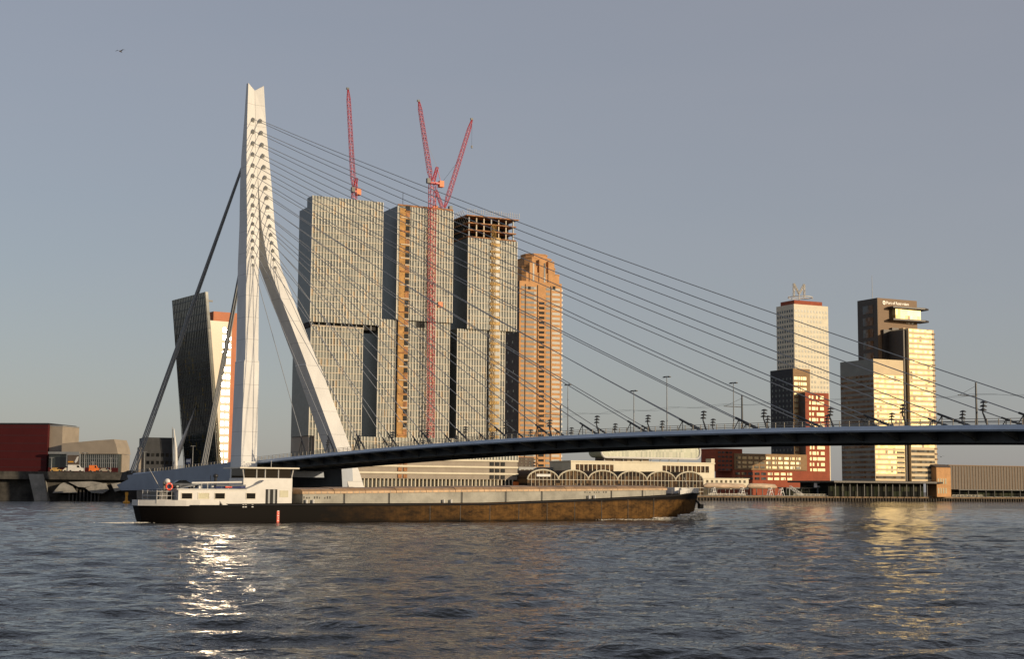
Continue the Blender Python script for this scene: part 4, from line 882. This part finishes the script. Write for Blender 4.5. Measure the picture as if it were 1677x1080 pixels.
MB().box(Lx.x(79, 750, yo), Lx.x(130, 750, yo), yo - .4, yo + .5, pts[0][1] - .02, pts[0][1] + .9).obj('eaves', M['grey_metal'], o)
bo = MB().box(Lx.x(109, 750, -5), Lx.x(132, 750, -5), -5.2, -4.8, Lx.z(120, 764.5, -5), Lx.z(120, 744, -5)).obj('poster_frame', M['grey_metal'], o)
MB().box(Lx.x(111, 750, -5), Lx.x(130, 750, -5), -5.3, -5.21, Lx.z(120, 762, -5), Lx.z(120, 746, -5)).obj('poster', M['no_dark'], bo)
MB().box(Lx.x(112, 750, -5), Lx.x(121, 750, -5), -5.36, -5.31, Lx.z(120, 758, -5), Lx.z(120, 756, -5)).obj('poster_stripe', M['yellow'], bo)
MB().xz([Lx.front(*p, -5.3) for p in ((122, 757), (126, 749), (129, 748), (127, 756), (124, 759))], -5.38, -5.31).obj('poster_figure', M['white'], bo)
MB().box(Lx.x(193.5, 750, 1), Lx.x(200, 750, 1), 1, 10, -2, Lx.z(196, 745, 1)).obj('pink_wing', M['beige'], o)
for px, py, txt in ((84, 750, 'in front of the red theatre'), (138, 742, 'in front of the foyer poster'), (152, 757, 'in front of the foyer glass'), (181, 750, 'at the right end of the foyer'), (236, 741, 'in front of the low black office block'), (315, 731, 'in front of the leaning tower')):
    f_ = Fr.px(px, 772, 558, 8, EZ); lamp(f_.w(0, 0, 0), f_.z(px, py), f_.th, 'pale street lamp on the left bank ' + txt, 'street lamps on the left bank')
def van(px, w, h, l, mt, label, cat='van'):
    f_ = Fr.px(px, 776, 545, 8, EZ); o = link('parked_' + cat, None, None, None, f_.w(0, 0, .36), f_.th)
    MB().xz([(-l/2, .35), (l/2, .35), (l/2, h*.55), (l/2 - l*.18, h*.62), (l/2 - l*.3, h), (-l/2 + .1, h)] if cat == 'van' else [(-l/2, .3), (l/2, .3), (l/2, h*.55), (l*.24, h*.6), (l*.1, h), (-l*.28, h), (-l*.42, h*.6), (-l/2, h*.55)], -w/2, w/2).obj('body', mt, o)
    for sgn in (-1, 1):
        for q_ in (-1, 1): MB().prism([(.34 * math.cos(a), .34 * math.sin(a)) for a in np.linspace(0, 2*math.pi, 11)[:-1]], lambda a, b, t, sgn=sgn, q_=q_: (q_ * l * .31 + a, sgn * w * .5 - .1 + t, .36 + b), .2).obj('wheel', M['tyre'], o)
    MB().xz([(l*.08, h*.62), (l*.27, h*.62), (l*.2, h*.92), (l*.08, h*.92)], -w/2 - .02, w/2 + .02).obj('side_window', M['pane'], o)
    return tag(o, label, cat, 'vehicles on the left bank')
van(124, 2, 2.6, 5.6, M['white'], 'white van on the left bank in front of the poster')
van(113, 1.8, 1.5, 4.3, M['offwhite'], 'cream car on the left bank left of the white van', 'car')
van(154, 2, 2.5, 3.6, M['orange'], 'orange van on the left bank in front of the foyer glass')
van(92, 1.8, 1.5, 4.2, M['gold'], 'gold car on the left bank in front of the red theatre', 'car')
van(172, 1.8, 1.5, 4.2, M['beige'], 'beige car on the left bank near the right end of the foyer', 'car')
f_ = Fr.px(310, 757, 520, 8, 0); zz = f_.z(310, 757)
# sign board on the approach
s_, z_ = B.front(309, 757, -12.5); o = link('road_sign', None, None, None, B.w(s_, -12.5, dz(s_)), B.th)
MB().box(-.08, .08, -.05, .05, 0, 3.3).obj('post', M['grey_metal'], o); MB().box(-1.7, 1.7, -.14, -.06, 1.7, 3.4).obj('board', M['blue'], o); MB().box(-1.5, 1.5, -.18, -.141, 2.3, 3.1).obj('white_field', M['white'], o)
tag(o, 'blue and white road sign on the bridge approach left of the pylon', 'sign')
# channel buoy
p = at(207, 823, 500); p.z = 0
o = link('channel_buoy', None, None, None, (at(207, 823, 470).x, 470, 0))
MB().loft([[(r * math.cos(a), r * math.sin(a), z) for a in np.linspace(0, 2*math.pi, 13)[:-1]] for r, z in ((1.1, -.5), (1.15, .5), (.5, .8), (.38, 2.6))]).obj('float', M['yellow'], o)
MB().box(-.5, .5, -.08, .08, 2.6, 3.5).obj('top_mark', M['yellow'], o)
tag(o, 'small yellow channel buoy floating left of the barge stern', 'buoy')

# ================================================================ BARGE
G = Fr(-54.2, 214, 31, 0); BW = 11.4
bg_ = G.root('cargo_barge', 'long black and ochre inland cargo barge with white stern cabin', 'barge')
Lb = G.x(1143, 820, 5.2); XS = G.x(226, 838, 4.2)
def gz(px, py, yo=0): return G.z(px, py, yo)
sh_px = [(226, 826), (300, 826), (366, 826), (480, 825), (640, 825), (800, 824), (960, 818), (1060, 813), (1110, 810), (1143, 806)]
shx = [G.x(p[0], p[1]) for p in sh_px]; shz = [gz(*p) for p in sh_px]
def sheer(x): return float(np.interp(x, shx, shz))
xs = [XS + v for v in (0, .3, .8, 1.5, 2.2, 3.2, 4.5, 6, 8, 11)] + [16] + list(np.linspace(20, Lb - 16, 16)) + [Lb - 11, Lb - 7.5, Lb - 4.5, Lb - 2.2, Lb - .7, Lb]
def inset(x):
    if x < 9 + XS: return 4.2 * (1 - min(1, (x - XS) / 9)) ** 2.2
    q_ = max(0, (x - (Lb - 15)) / 15); return 5.0 * q_ ** 2.6
rings = []
for x in xs:
    i0 = inset(x); zt2 = sheer(x); rs = .9 * max(0, 1 - (x - XS) / 4) ; rb2 = -1.6 * max(0, (x - (Lb - 9)) / 9) ** 1.5
    fl_ = 1 + .12 * max(0, (x - (Lb - 12)) / 12)
    q = []
    for frac, tuck in ((0, 1.25), (.2, .6), (.45, .15), (1, 0)):
        z = -1 + (zt2 + 1) * frac
        q.append((x + (rs + rb2) * (1 - frac) * (1.0), min(BW/2 - .05, i0 + tuck * (.25 if x < Lb - 12 and x > 6 else .9)), z))
    rings.append(q + [(a, BW - b, c) for a, b, c in reversed(q)])
MB().loft(rings).obj('hull', hull_mat(Lb), bg_, True)
# rubbing strake
for side in (0, 1):
    pts = [(x, (inset(x) - .06) if side == 0 else BW - inset(x) + .06, sheer(x) - .28) for x in np.linspace(8, Lb - 3, 40)]
    MB().path(pts, .13, 5).obj('rubbing_strake', M['black'], bg_)
xw1 = G.x(366, 826); zb_t = gz(300, 820)
mb = MB(); outl = [(x, inset(x) - .05) for x in [XS + v for v in (0, .3, .8, 1.5, 2.2, 3.2, 4.5, 6, 8, 11)] + [xw1 - 1.6]]
for (a, b), (c, d) in zip(outl[:-1], outl[1:]):
    for sgn in (0, 1):
        yy = (lambda v: v) if sgn == 0 else (lambda v: BW - v); last = 1.6 if c > xw1 - 1.7 else 0
        mb.hexa([(a, yy(b), sheer(a) - .30), (c + last, yy(d), sheer(c) - .30), (c + last, yy(d + .16), sheer(c) - .30), (a, yy(b + .16), sheer(a) - .30)], [(a, yy(b), zb_t), (c, yy(d), zb_t), (c, yy(d + .16), zb_t), (a, yy(b + .16), zb_t)])
mb.box(XS - .04, XS + .12, outl[0][1], BW - outl[0][1], sheer(0) - .3, zb_t)
mb.obj('bulwark', M['white'], bg_, True)
CY0 = 1.0; CY1 = BW - 1.0
xc0_, xc1_, xc2_ = G.x(292, 812, CY0), G.x(404, 812, CY0), G.x(478, 812, CY0); zd = sheer(20) + .0; zcr = gz(340, 803, CY0); zwd = gz(455, 785, CY0); xs_ = G.x(433, 790, CY0)
cab = MB().box(xc0_, xc1_, CY0, CY1, zd - .1, zcr).obj('cabin', M['white'], bg_)
MB().box(xc0_ - .3, xc1_, CY0 - .18, CY1 + .18, zcr + .01, zcr + .14).obj('roof_edge', M['white'], cab)
wh = MB().xz([(xc1_ + .01, zd - .1), (xc2_, zd - .1), (xc2_, zwd), (xs_, zwd - .2), (xs_ - .4, zwd - .55), (xc1_ + .01, zcr + .16)], CY0, CY1).obj('wheelhouse_base', M['white'], bg_)
for a, b, m_ in ((297.5, 314.5, 'pane'), (325, 342, 'blind'), (352, 368, 'pane'), (403.5, 418, 'pane')):
    par = cab if a < 400 else wh
    wz0, wz1 = gz(a, 817.5, CY0), gz(a, 808.5, CY0); w_ = MB().box(G.x(a, 812, CY0), G.x(b, 812, CY0), CY0 - .03, CY0 + .1, wz0, wz1).obj('window', M[m_], par)
    mb = MB(); x0, x1 = G.x(a, 812, CY0), G.x(b, 812, CY0)
    for bx in ((x0 - .09, x1 + .09, wz1, wz1 + .09), (x0 - .09, x1 + .09, wz0 - .09, wz0), (x0 - .09, x0, wz0, wz1), (x1, x1 + .09, wz0, wz1)): mb.box(bx[0], bx[1], CY0 - .07, CY0 - .01, bx[2], bx[3])
    mb.obj('window_frame', M['offwhite'], w_)
MB().box(G.x(435, 812, CY0), G.x(454, 812, CY0), CY0 - .04, CY0 + .1, zd, gz(440, 802, CY0)).obj('doorway', M['void'], wh)
for a in (438.5, 447): MB().box(G.x(a, 812, CY0), G.x(a + 3.2, 812, CY0), CY0 - .1, CY0 - .05, zd, gz(440, 802.5, CY0)).obj('door_leaf', M['grey_metal'], wh)
w_ = MB().box(G.x(458, 812, CY0), G.x(472, 812, CY0), CY0 - .04, CY0 + .1, gz(460, 815, CY0), gz(460, 804, CY0)).obj('window', M['blind'], wh)
# wheelhouse glazing
wy0, wy1 = 2.6, BW - 2.6; xg0, xg1 = G.x(399, 778, wy0), G.x(479, 778, wy0); zg0, zg1 = gz(440, 787.5, wy0), gz(440, 768.5, wy0)
gl = MB().box(xg0 + .25, xg1 - .25, wy0 + .2, wy1 - .2, zg0, zg1).obj('wheelhouse_glass', M['pane'], bg_)
MB().box(xg0, xg1, wy0, wy1, zcr - .2, zg0 + .35).obj('wheelhouse_wall', M['white'], bg_)
MB().box(xg0 - .8, xg1 + .9, wy0 - .6, wy1 + .6, zg1, zg1 + .22).obj('wheelhouse_roof', M['offwhite'], bg_)
for fx, sl in ((0, -.25), (.26, 0), (.44, 0), (.72, 0), (1, .3)):
    x = xg0 + .12 + (xg1 - xg0 - .24) * fx
    MB().tube((x, wy0 + .1, zg0 + .3), (x + sl, wy0 + .1, zg1), .09, 4).obj('window_post', M['white'], gl)
MB().tube((xg0 + 5, 4, zg1 + .2), (xg0 + 5, 4, zg1 + 1.3), .06, 5).obj('antenna', M['grey_metal'], bg_); MB().box(xg0 + .6, xg0 + 2.4, 4, 4.3, zg1 + .9, zg1 + 1.1).obj('radar_bar', M['white'], bg_)
# lowered mast lying over the cabin roof
x0, x1 = G.x(314, 791, 3), G.x(432, 791, 3); zm_ = gz(380, 790.5, 3)
MB().path([(x0, 3, zm_ - .15), (x1, 3, zm_ + .1)], [.14, .2], 8).obj('lowered_mast', M['white'], bg_)
for a in (330, 340, 400): MB().box(G.x(a, 795, 3) - .08, G.x(a, 795, 3) + .08, 2.95, 3.1, zcr + .1, zm_ - .05).obj('mast_prop', M['grey_metal'], bg_)
MB().tube((x0 - 1.8, 3, zcr + .2), (x0 + 1.5, 3, zm_ - .2), .11, 5).obj('mast_strut', M['grey_metal'], bg_)
# stern gear
xr_ = G.x(257, 810, 2.2)
mb = MB()
for k in range(5):
    for yy in (2.2, BW - 2.2): mb.tube((xr_ + k * .75, yy, zd), (xr_ + k * .75, yy, zcr - .1), .05, 4)
for zz in (.5, 1.1, 1.75): mb.tube((xr_, 2.2, zd + zz), (xr_ + 3.4, 2.2, zd + zz), .04, 4); mb.tube((xr_, BW - 2.2, zd + zz), (xr_ + 3.4, BW - 2.2, zd + zz), .04, 4); mb.tube((xr_, 2.2, zd + zz), (xr_, BW - 2.2, zd + zz), .04, 4)
mb.obj('stern_rail', M['white'], bg_)
MB().box(xr_ + .7, xr_ + 2.7, 3.2, 8, zd, zcr - .3).obj('winch_house', M['dark_metal'], bg_)
MB().tube((G.x(265, 795, 4), 4, zcr - .2), (G.x(244, 766, 4), 4, gz(244, 767, 4)), .05, 4, .025).obj('flagstaff', M['offwhite'], bg_)
MB().box(xr_ + 1.2, xr_ + 1.6, 2.9, 3.3, zcr - .4, zcr + 1.2).obj('lamp_post', M['dark_metal'], bg_)
MB().ball((G.x(274, 788, 3), 3, gz(274, 789, 3)), .46, .46, .42).obj('radome', M['white'], bg_, True)
xm_ = G.x(353, 785, 5); MB().tube((xm_, 5, zcr), (xm_, 5, gz(353, 783, 5)), .22, 8).obj('exhaust', M['dark_metal'], bg_); MB().ball((xm_, 5, gz(353, 780, 5)), .42, .42, .34).obj('exhaust_cowl', M['dark_metal'], bg_, True)
MB().tube((xm_ - .8, 5, zcr), (xm_ - .8, 5, gz(346, 779, 5)), .05, 4).obj('roof_pole', M['dark_metal'], bg_)
# hold: coaming panels and hatch covers
hx0, hx1 = G.x(494, 815, .9), G.x(1092, 805, .9)
ct = lambda x: float(np.interp(x, [hx0, G.x(800, 806, .9), hx1], [gz(494, 810, .9), gz(800, 806, .9), gz(1092, 803.5, .9)]))
ht = lambda x: float(np.interp(x, [hx0, G.x(800, 799, .9), hx1], [gz(494, 803, .9), gz(800, 800, .9), gz(1092, 798.5, .9)]))
cuts = [494, 563.5, 637, 756, 828, 887, 1001, 1052, 1092]
for k in range(len(cuts) - 1):
    a, b = G.x(cuts[k], 812, .9) + .18, G.x(cuts[k + 1], 812, .9) - .18
    MB().hexa([(a, .9, sheer(a) - .4), (b, .9, sheer(b) - .4), (b, BW - .9, sheer(b) - .4), (a, BW - .9, sheer(a) - .4)], [(a, .9, ct(a)), (b, .9, ct(b)), (b, BW - .9, ct(b)), (a, BW - .9, ct(a))]).obj('coaming_panel', M['coaming'], bg_)
    if 0 < k: MB().box(a - .34, a - .02, 1.0, BW - 1.0, sheer(a) - .4, ct(a) + .02).obj('coaming_gap', M['black'], bg_)
nh = 13
for k in range(nh):
    a, b = hx0 + (hx1 - hx0) * k / nh + .04, hx0 + (hx1 - hx0) * (k + 1) / nh - .04; lift = .07 * (k % 2) + rng.uniform(0, .05)
    arc = lambda x: [(x, .72, ct(x) + .02), (x, .72, ht(x) - .25), (x, 1.4, ht(x) + .05 + lift), (x, BW / 2, ht(x) + .28 + lift), (x, BW - 1.4, ht(x) + .05 + lift), (x, BW - .72, ht(x) - .25), (x, BW - .72, ct(x) + .02)]
    hc = MB().loft([arc(a), arc(b)]).obj('hatch_cover', M['hatch'], bg_)
    for q_ in range(1, 5): x = a + (b - a) * q_ / 5; MB().box(x - .04, x + .04, .69, .73, ct(x) + .05, ht(x) - .3).obj('rib', M['coaming'], hc)
def marks(px, py, n, yo, parent, w=.28):
    x = G.x(px, py, yo); z = gz(px, py, yo)
    for k in range(n):
        if k in (3, 7): continue
        MB().box(x + k * w * 1.45, x + k * w * 1.45 + w * rng.uniform(.4, 1), yo - .03, yo + .02, z, z + rng.uniform(.15, .4)).obj('lettering_mark', M['black'], parent)
marks(497, 817.5, 11, .9, bg_, .3); marks(957, 808, 10, .9, bg_, .34)
# side-deck bollards, white fenders, draught scale
for px in (502, 513, 727, 739, 965, 974): x = G.x(px, 826, .5); o_ = MB().tube((x, .5, sheer(x)), (x, .5, sheer(x) + .55), .17, 8).obj('bollard', M['white'], bg_)
for px in (397, 401, 412): x = G.x(px, 829); MB().box(x, x + .28, -.05, .12, sheer(x) - .55, sheer(x) - .1).obj('hull_mark', M['white'], bg_)
x = G.x(455.7, 840); MB().box(x - .2, x + .2, .02, .25, -.2, gz(455, 836)).obj('draught_scale', M['buoy_red'], bg_)
for k in range(5): MB().box(x - (.02 if k % 2 else .12), x + .14, .0, .022, .25 + k * .36, .38 + k * .36).obj('draught_mark', M['white'], bg_)
# foredeck
xb = G.x(1105, 805, 3); zbk = sheer(Lb - 6)
for a, b, y0, y1, t_, b_ in ((1105, 1112, 2.2, 6.5, 799, 809), (1116, 1126, 2.4, 6.6, 800, 810)):
    o_ = MB().box(G.x(a, 805, y0), G.x(b, 805, y0), y0, y1, gz(a, b_ + 2, y0), gz(a, t_, y0)).obj('foredeck_locker', M['white'], bg_)
MB().box(G.x(1112.5, 805, 3), G.x(1116, 805, 3), 3, 6, sheer(Lb - 8), gz(1114, 802, 3)).obj('windlass', M['dark_metal'], bg_)
xq0 = G.x(1127, 808, 3)
mb = MB(); prev = None
for x in np.linspace(Lb - 7.5, Lb - .05, 7):
    i0 = inset(x); cur = (x, i0 - .04, sheer(x) - .25)
    if prev:
        for f_s in (0, 1):
            yy = (lambda v: v) if f_s == 0 else (lambda v: BW - v)
            mb.hexa([(prev[0], yy(prev[1]), prev[2]), (cur[0], yy(cur[1]), cur[2]), (cur[0], yy(cur[1] + .15), cur[2]), (prev[0], yy(prev[1] + .15), prev[2])],
                    [(prev[0], yy(prev[1]), prev[2] + .85), (cur[0] + .1, yy(cur[1]), cur[2] + .95), (cur[0] + .1, yy(cur[1] + .15), cur[2] + .95), (prev[0], yy(prev[1] + .15), prev[2] + .85)])
    prev = cur
mb.obj('bow_bulwark', M['white'], bg_)
MB().tube((Lb - 2, 5, sheer(Lb)), (Lb - 3.4, 5, sheer(Lb) + 2.6), .06, 4).obj('jackstaff', M['offwhite'], bg_)
xa_ = Lb - .9; MB().path([(xa_ - .5, 4.2, 3.6), (xa_ + .5, 4.0, 2.6)], [.2, .2], 6).box(xa_ + .1, xa_ + .9, 3.6, 4.3, 2.0, 2.8).obj('anchor', M['black'], bg_)
for k, x in enumerate(np.linspace(48, Lb - 14, 9)): MB().box(x - .035, x + .035, -.03, .03, .15, sheer(x) - .42).obj('weld_seam', M['black'], bg_)
mb = MB()
for x in np.arange(xc0_ + .3, xc1_, 1.6): mb.tube((x, CY0 + .1, zcr + .14), (x, CY0 + .1, zcr + .75), .025, 4)
mb.tube((xc0_ + .3, CY0 + .1, zcr + .75), (xc1_ - .2, CY0 + .1, zcr + .75), .025, 4); mb.obj('roof_rail', M['grey_metal'], bg_)
for a in (325, 346, 388): MB().box(G.x(a, 800, 4), G.x(a, 800, 4) + .5, 3.8, 4.4, zcr + .14, zcr + .6).obj('roof_vent', M['white'], bg_)
mb = MB()
for x in np.arange(G.x(1062, 805, .4), Lb - 6, 1.8): mb.tube((x, inset(x) + .25, sheer(x)), (x, inset(x) + .25, sheer(x) + .95), .03, 4)
mb.obj('foredeck_rail_post', M['offwhite'], bg_)
# things carried on the cabin roof
xcar = G.x(301, 793, 5.5); o = link('car', None, None, None, G.w(xcar, 5.5, zcr + .15), G.th)
hl = 2.0
body_ = MB().loft([[(x, -.82, .22), (x, .82, .22), (x, .86, .5), (x, .8, z), (x, -.8, z), (x, -.86, .5)] for x, z in ((-2.05, .62), (-1.9, .78), (-1.0, .84), (.7, .82), (1.7, .68), (2.05, .5))]).obj('body', M['car'], o)
MB().loft([[(x, -w, z0), (x, w, z0), (x, w * .86, z1), (x, -w * .86, z1)] for x, w, z0, z1 in ((-1.6, .7, .8, .84), (-.95, .74, .82, 1.26), (.1, .74, .82, 1.3), (.95, .72, .78, .84))]).obj('cabin_glass', M['pane'], o)
for sgn in (-1, 1):
    for q_ in (-1, 1):
        wl = MB().prism([(.32 * math.cos(a), .32 * math.sin(a)) for a in np.linspace(0, 2*math.pi, 15)[:-1]], lambda a, b, t, sgn=sgn, q_=q_: (q_ * 1.25 + a, sgn * .8 - .1 + t, .32 + b), .2).obj('wheel', M['tyre'], o)
        MB().prism([(.18 * math.cos(a), .18 * math.sin(a)) for a in np.linspace(0, 2*math.pi, 11)[:-1]], lambda a, b, t, sgn=sgn, q_=q_: (q_ * 1.25 + a, sgn * .8 - .12 + t, .32 + b), .24).obj('rim', M['grey_metal'], wl)
tag(o, 'small black car parked on the barge cabin roof', 'car')
xd_ = G.x(352, 797, 2.2); o = link('dinghy', None, None, None, G.w(xd_, 2.2, zcr + .15), G.th)
ln = G.x(402, 797, 2.2) - xd_
MB().loft([[(x, -hb, .5), (x, -hb * .7, .08), (x, hb * .7, .08), (x, hb, .5)] for x, hb in ((0, .55), (ln * .3, .75), (ln * .7, .7), (ln, .12))]).obj('hull', M['blue'], o)
MB().path([(0, -.6, .5), (ln * .3, -.8, .5), (ln * .7, -.75, .52), (ln, 0, .6)], .09, 6).obj('gunwale', M['grey_metal'], o); MB().box(ln * .28, ln * .5, -.84, -.7, .2, .38).obj('red_patch', M['buoy_red'], o)
tag(o, 'dark blue dinghy with a red patch lying on the barge cabin roof', 'dinghy')
o = link('lifebuoy', None, None, None, G.w(G.x(277, 797, 2.0), 2.0, gz(277, 797.5, 2.0)), G.th)
MB().torus((0, 0, 0), .46, .14, 'y', 18, 7).obj('ring', M['buoy_red'], o, True)
for a in (.8, 2.4, 3.9, 5.5): MB().ball((.46 * math.cos(a), 0, .46 * math.sin(a)), .13, .17, .13, 6, 4).obj('white_band', M['white'], o)
tag(o, 'red lifebuoy hanging at the barge stern rail', 'lifebuoy')
# foam at bow and stern
def foam(label, pts, n, spread, hmax):
    mb = MB()
    for i in range(n):
        t = rng.rand() * (len(pts) - 1); a, b = pts[int(t)], pts[min(int(t) + 1, len(pts) - 1)]; f = t - int(t)
        x = a[0] + (b[0] - a[0]) * f + rng.normal() * spread; y = a[1] + (b[1] - a[1]) * f + rng.normal() * spread * .6
        s_ = (.06 + .16 * rng.rand()) * a[2]; mb.ball((x, y, rng.rand() * hmax * a[2] * .5), s_ * 1.8, s_, s_ * .32, 6, 3)
    o = mb.obj('foam', M['foam'], None, True, 'stuff'); o.location = (G.O[0], G.O[1], 0); o.rotation_euler = (0, 0, G.th); o['label'] = label
foam('white bow wave at the barge bow', [(Lb + .6, 5.4, 1.0), (Lb - .2, 4.4, 1.7), (Lb - 1.6, 2.8, 1.8), (Lb - 3.6, 1.2, 1.4), (Lb - 8, -.2, .7), (Lb - 14, -.5, .35), (Lb - 26, -.6, .25)], 3000, .5, 1.5)
foam('white wash trailing behind the barge stern', [(XS, 3, .55), (XS - 3, 3, .45), (XS - 7, 2.5, .35), (XS - 13, 2, .35), (XS - 20, 1.5, .25), (XS - 26, 0, .2)], 2200, .9, .3)
# ================================================================ BIRDS
def bird(px, py, Y, span, label):
    p = at(px, py, Y); o = link('gull', None, None, None, p, .4)
    MB().path([(-.2 * span, 0, 0), (0, 0, .02 * span), (.25 * span, 0, 0)], [.015 * span, .07 * span, .02 * span], 6).obj('body', M['bird'], o, True)
    for sgn in (-1, 1): MB().add([(.08*span, 0, .03*span), (-.08*span, 0, .03*span), (.06*span, sgn*.28*span, .14*span), (-.05*span, sgn*.28*span, .14*span), (0, sgn*.55*span, .05*span), (0, sgn*.28*span, .16*span)], [(0, 1, 3, 5), (0, 5, 2), (2, 5, 4), (5, 3, 4)]).obj('wing', M['bird'], o)
    tag(o, label, 'bird', 'gulls in the air'); o.rotation_euler = (0, 0, 1.2)
bird(197, 84, 120, 1.0, 'gull flying high at the upper left')
bird(1541, 749, 260, 1.3, 'gull flying under the bridge deck at the right')
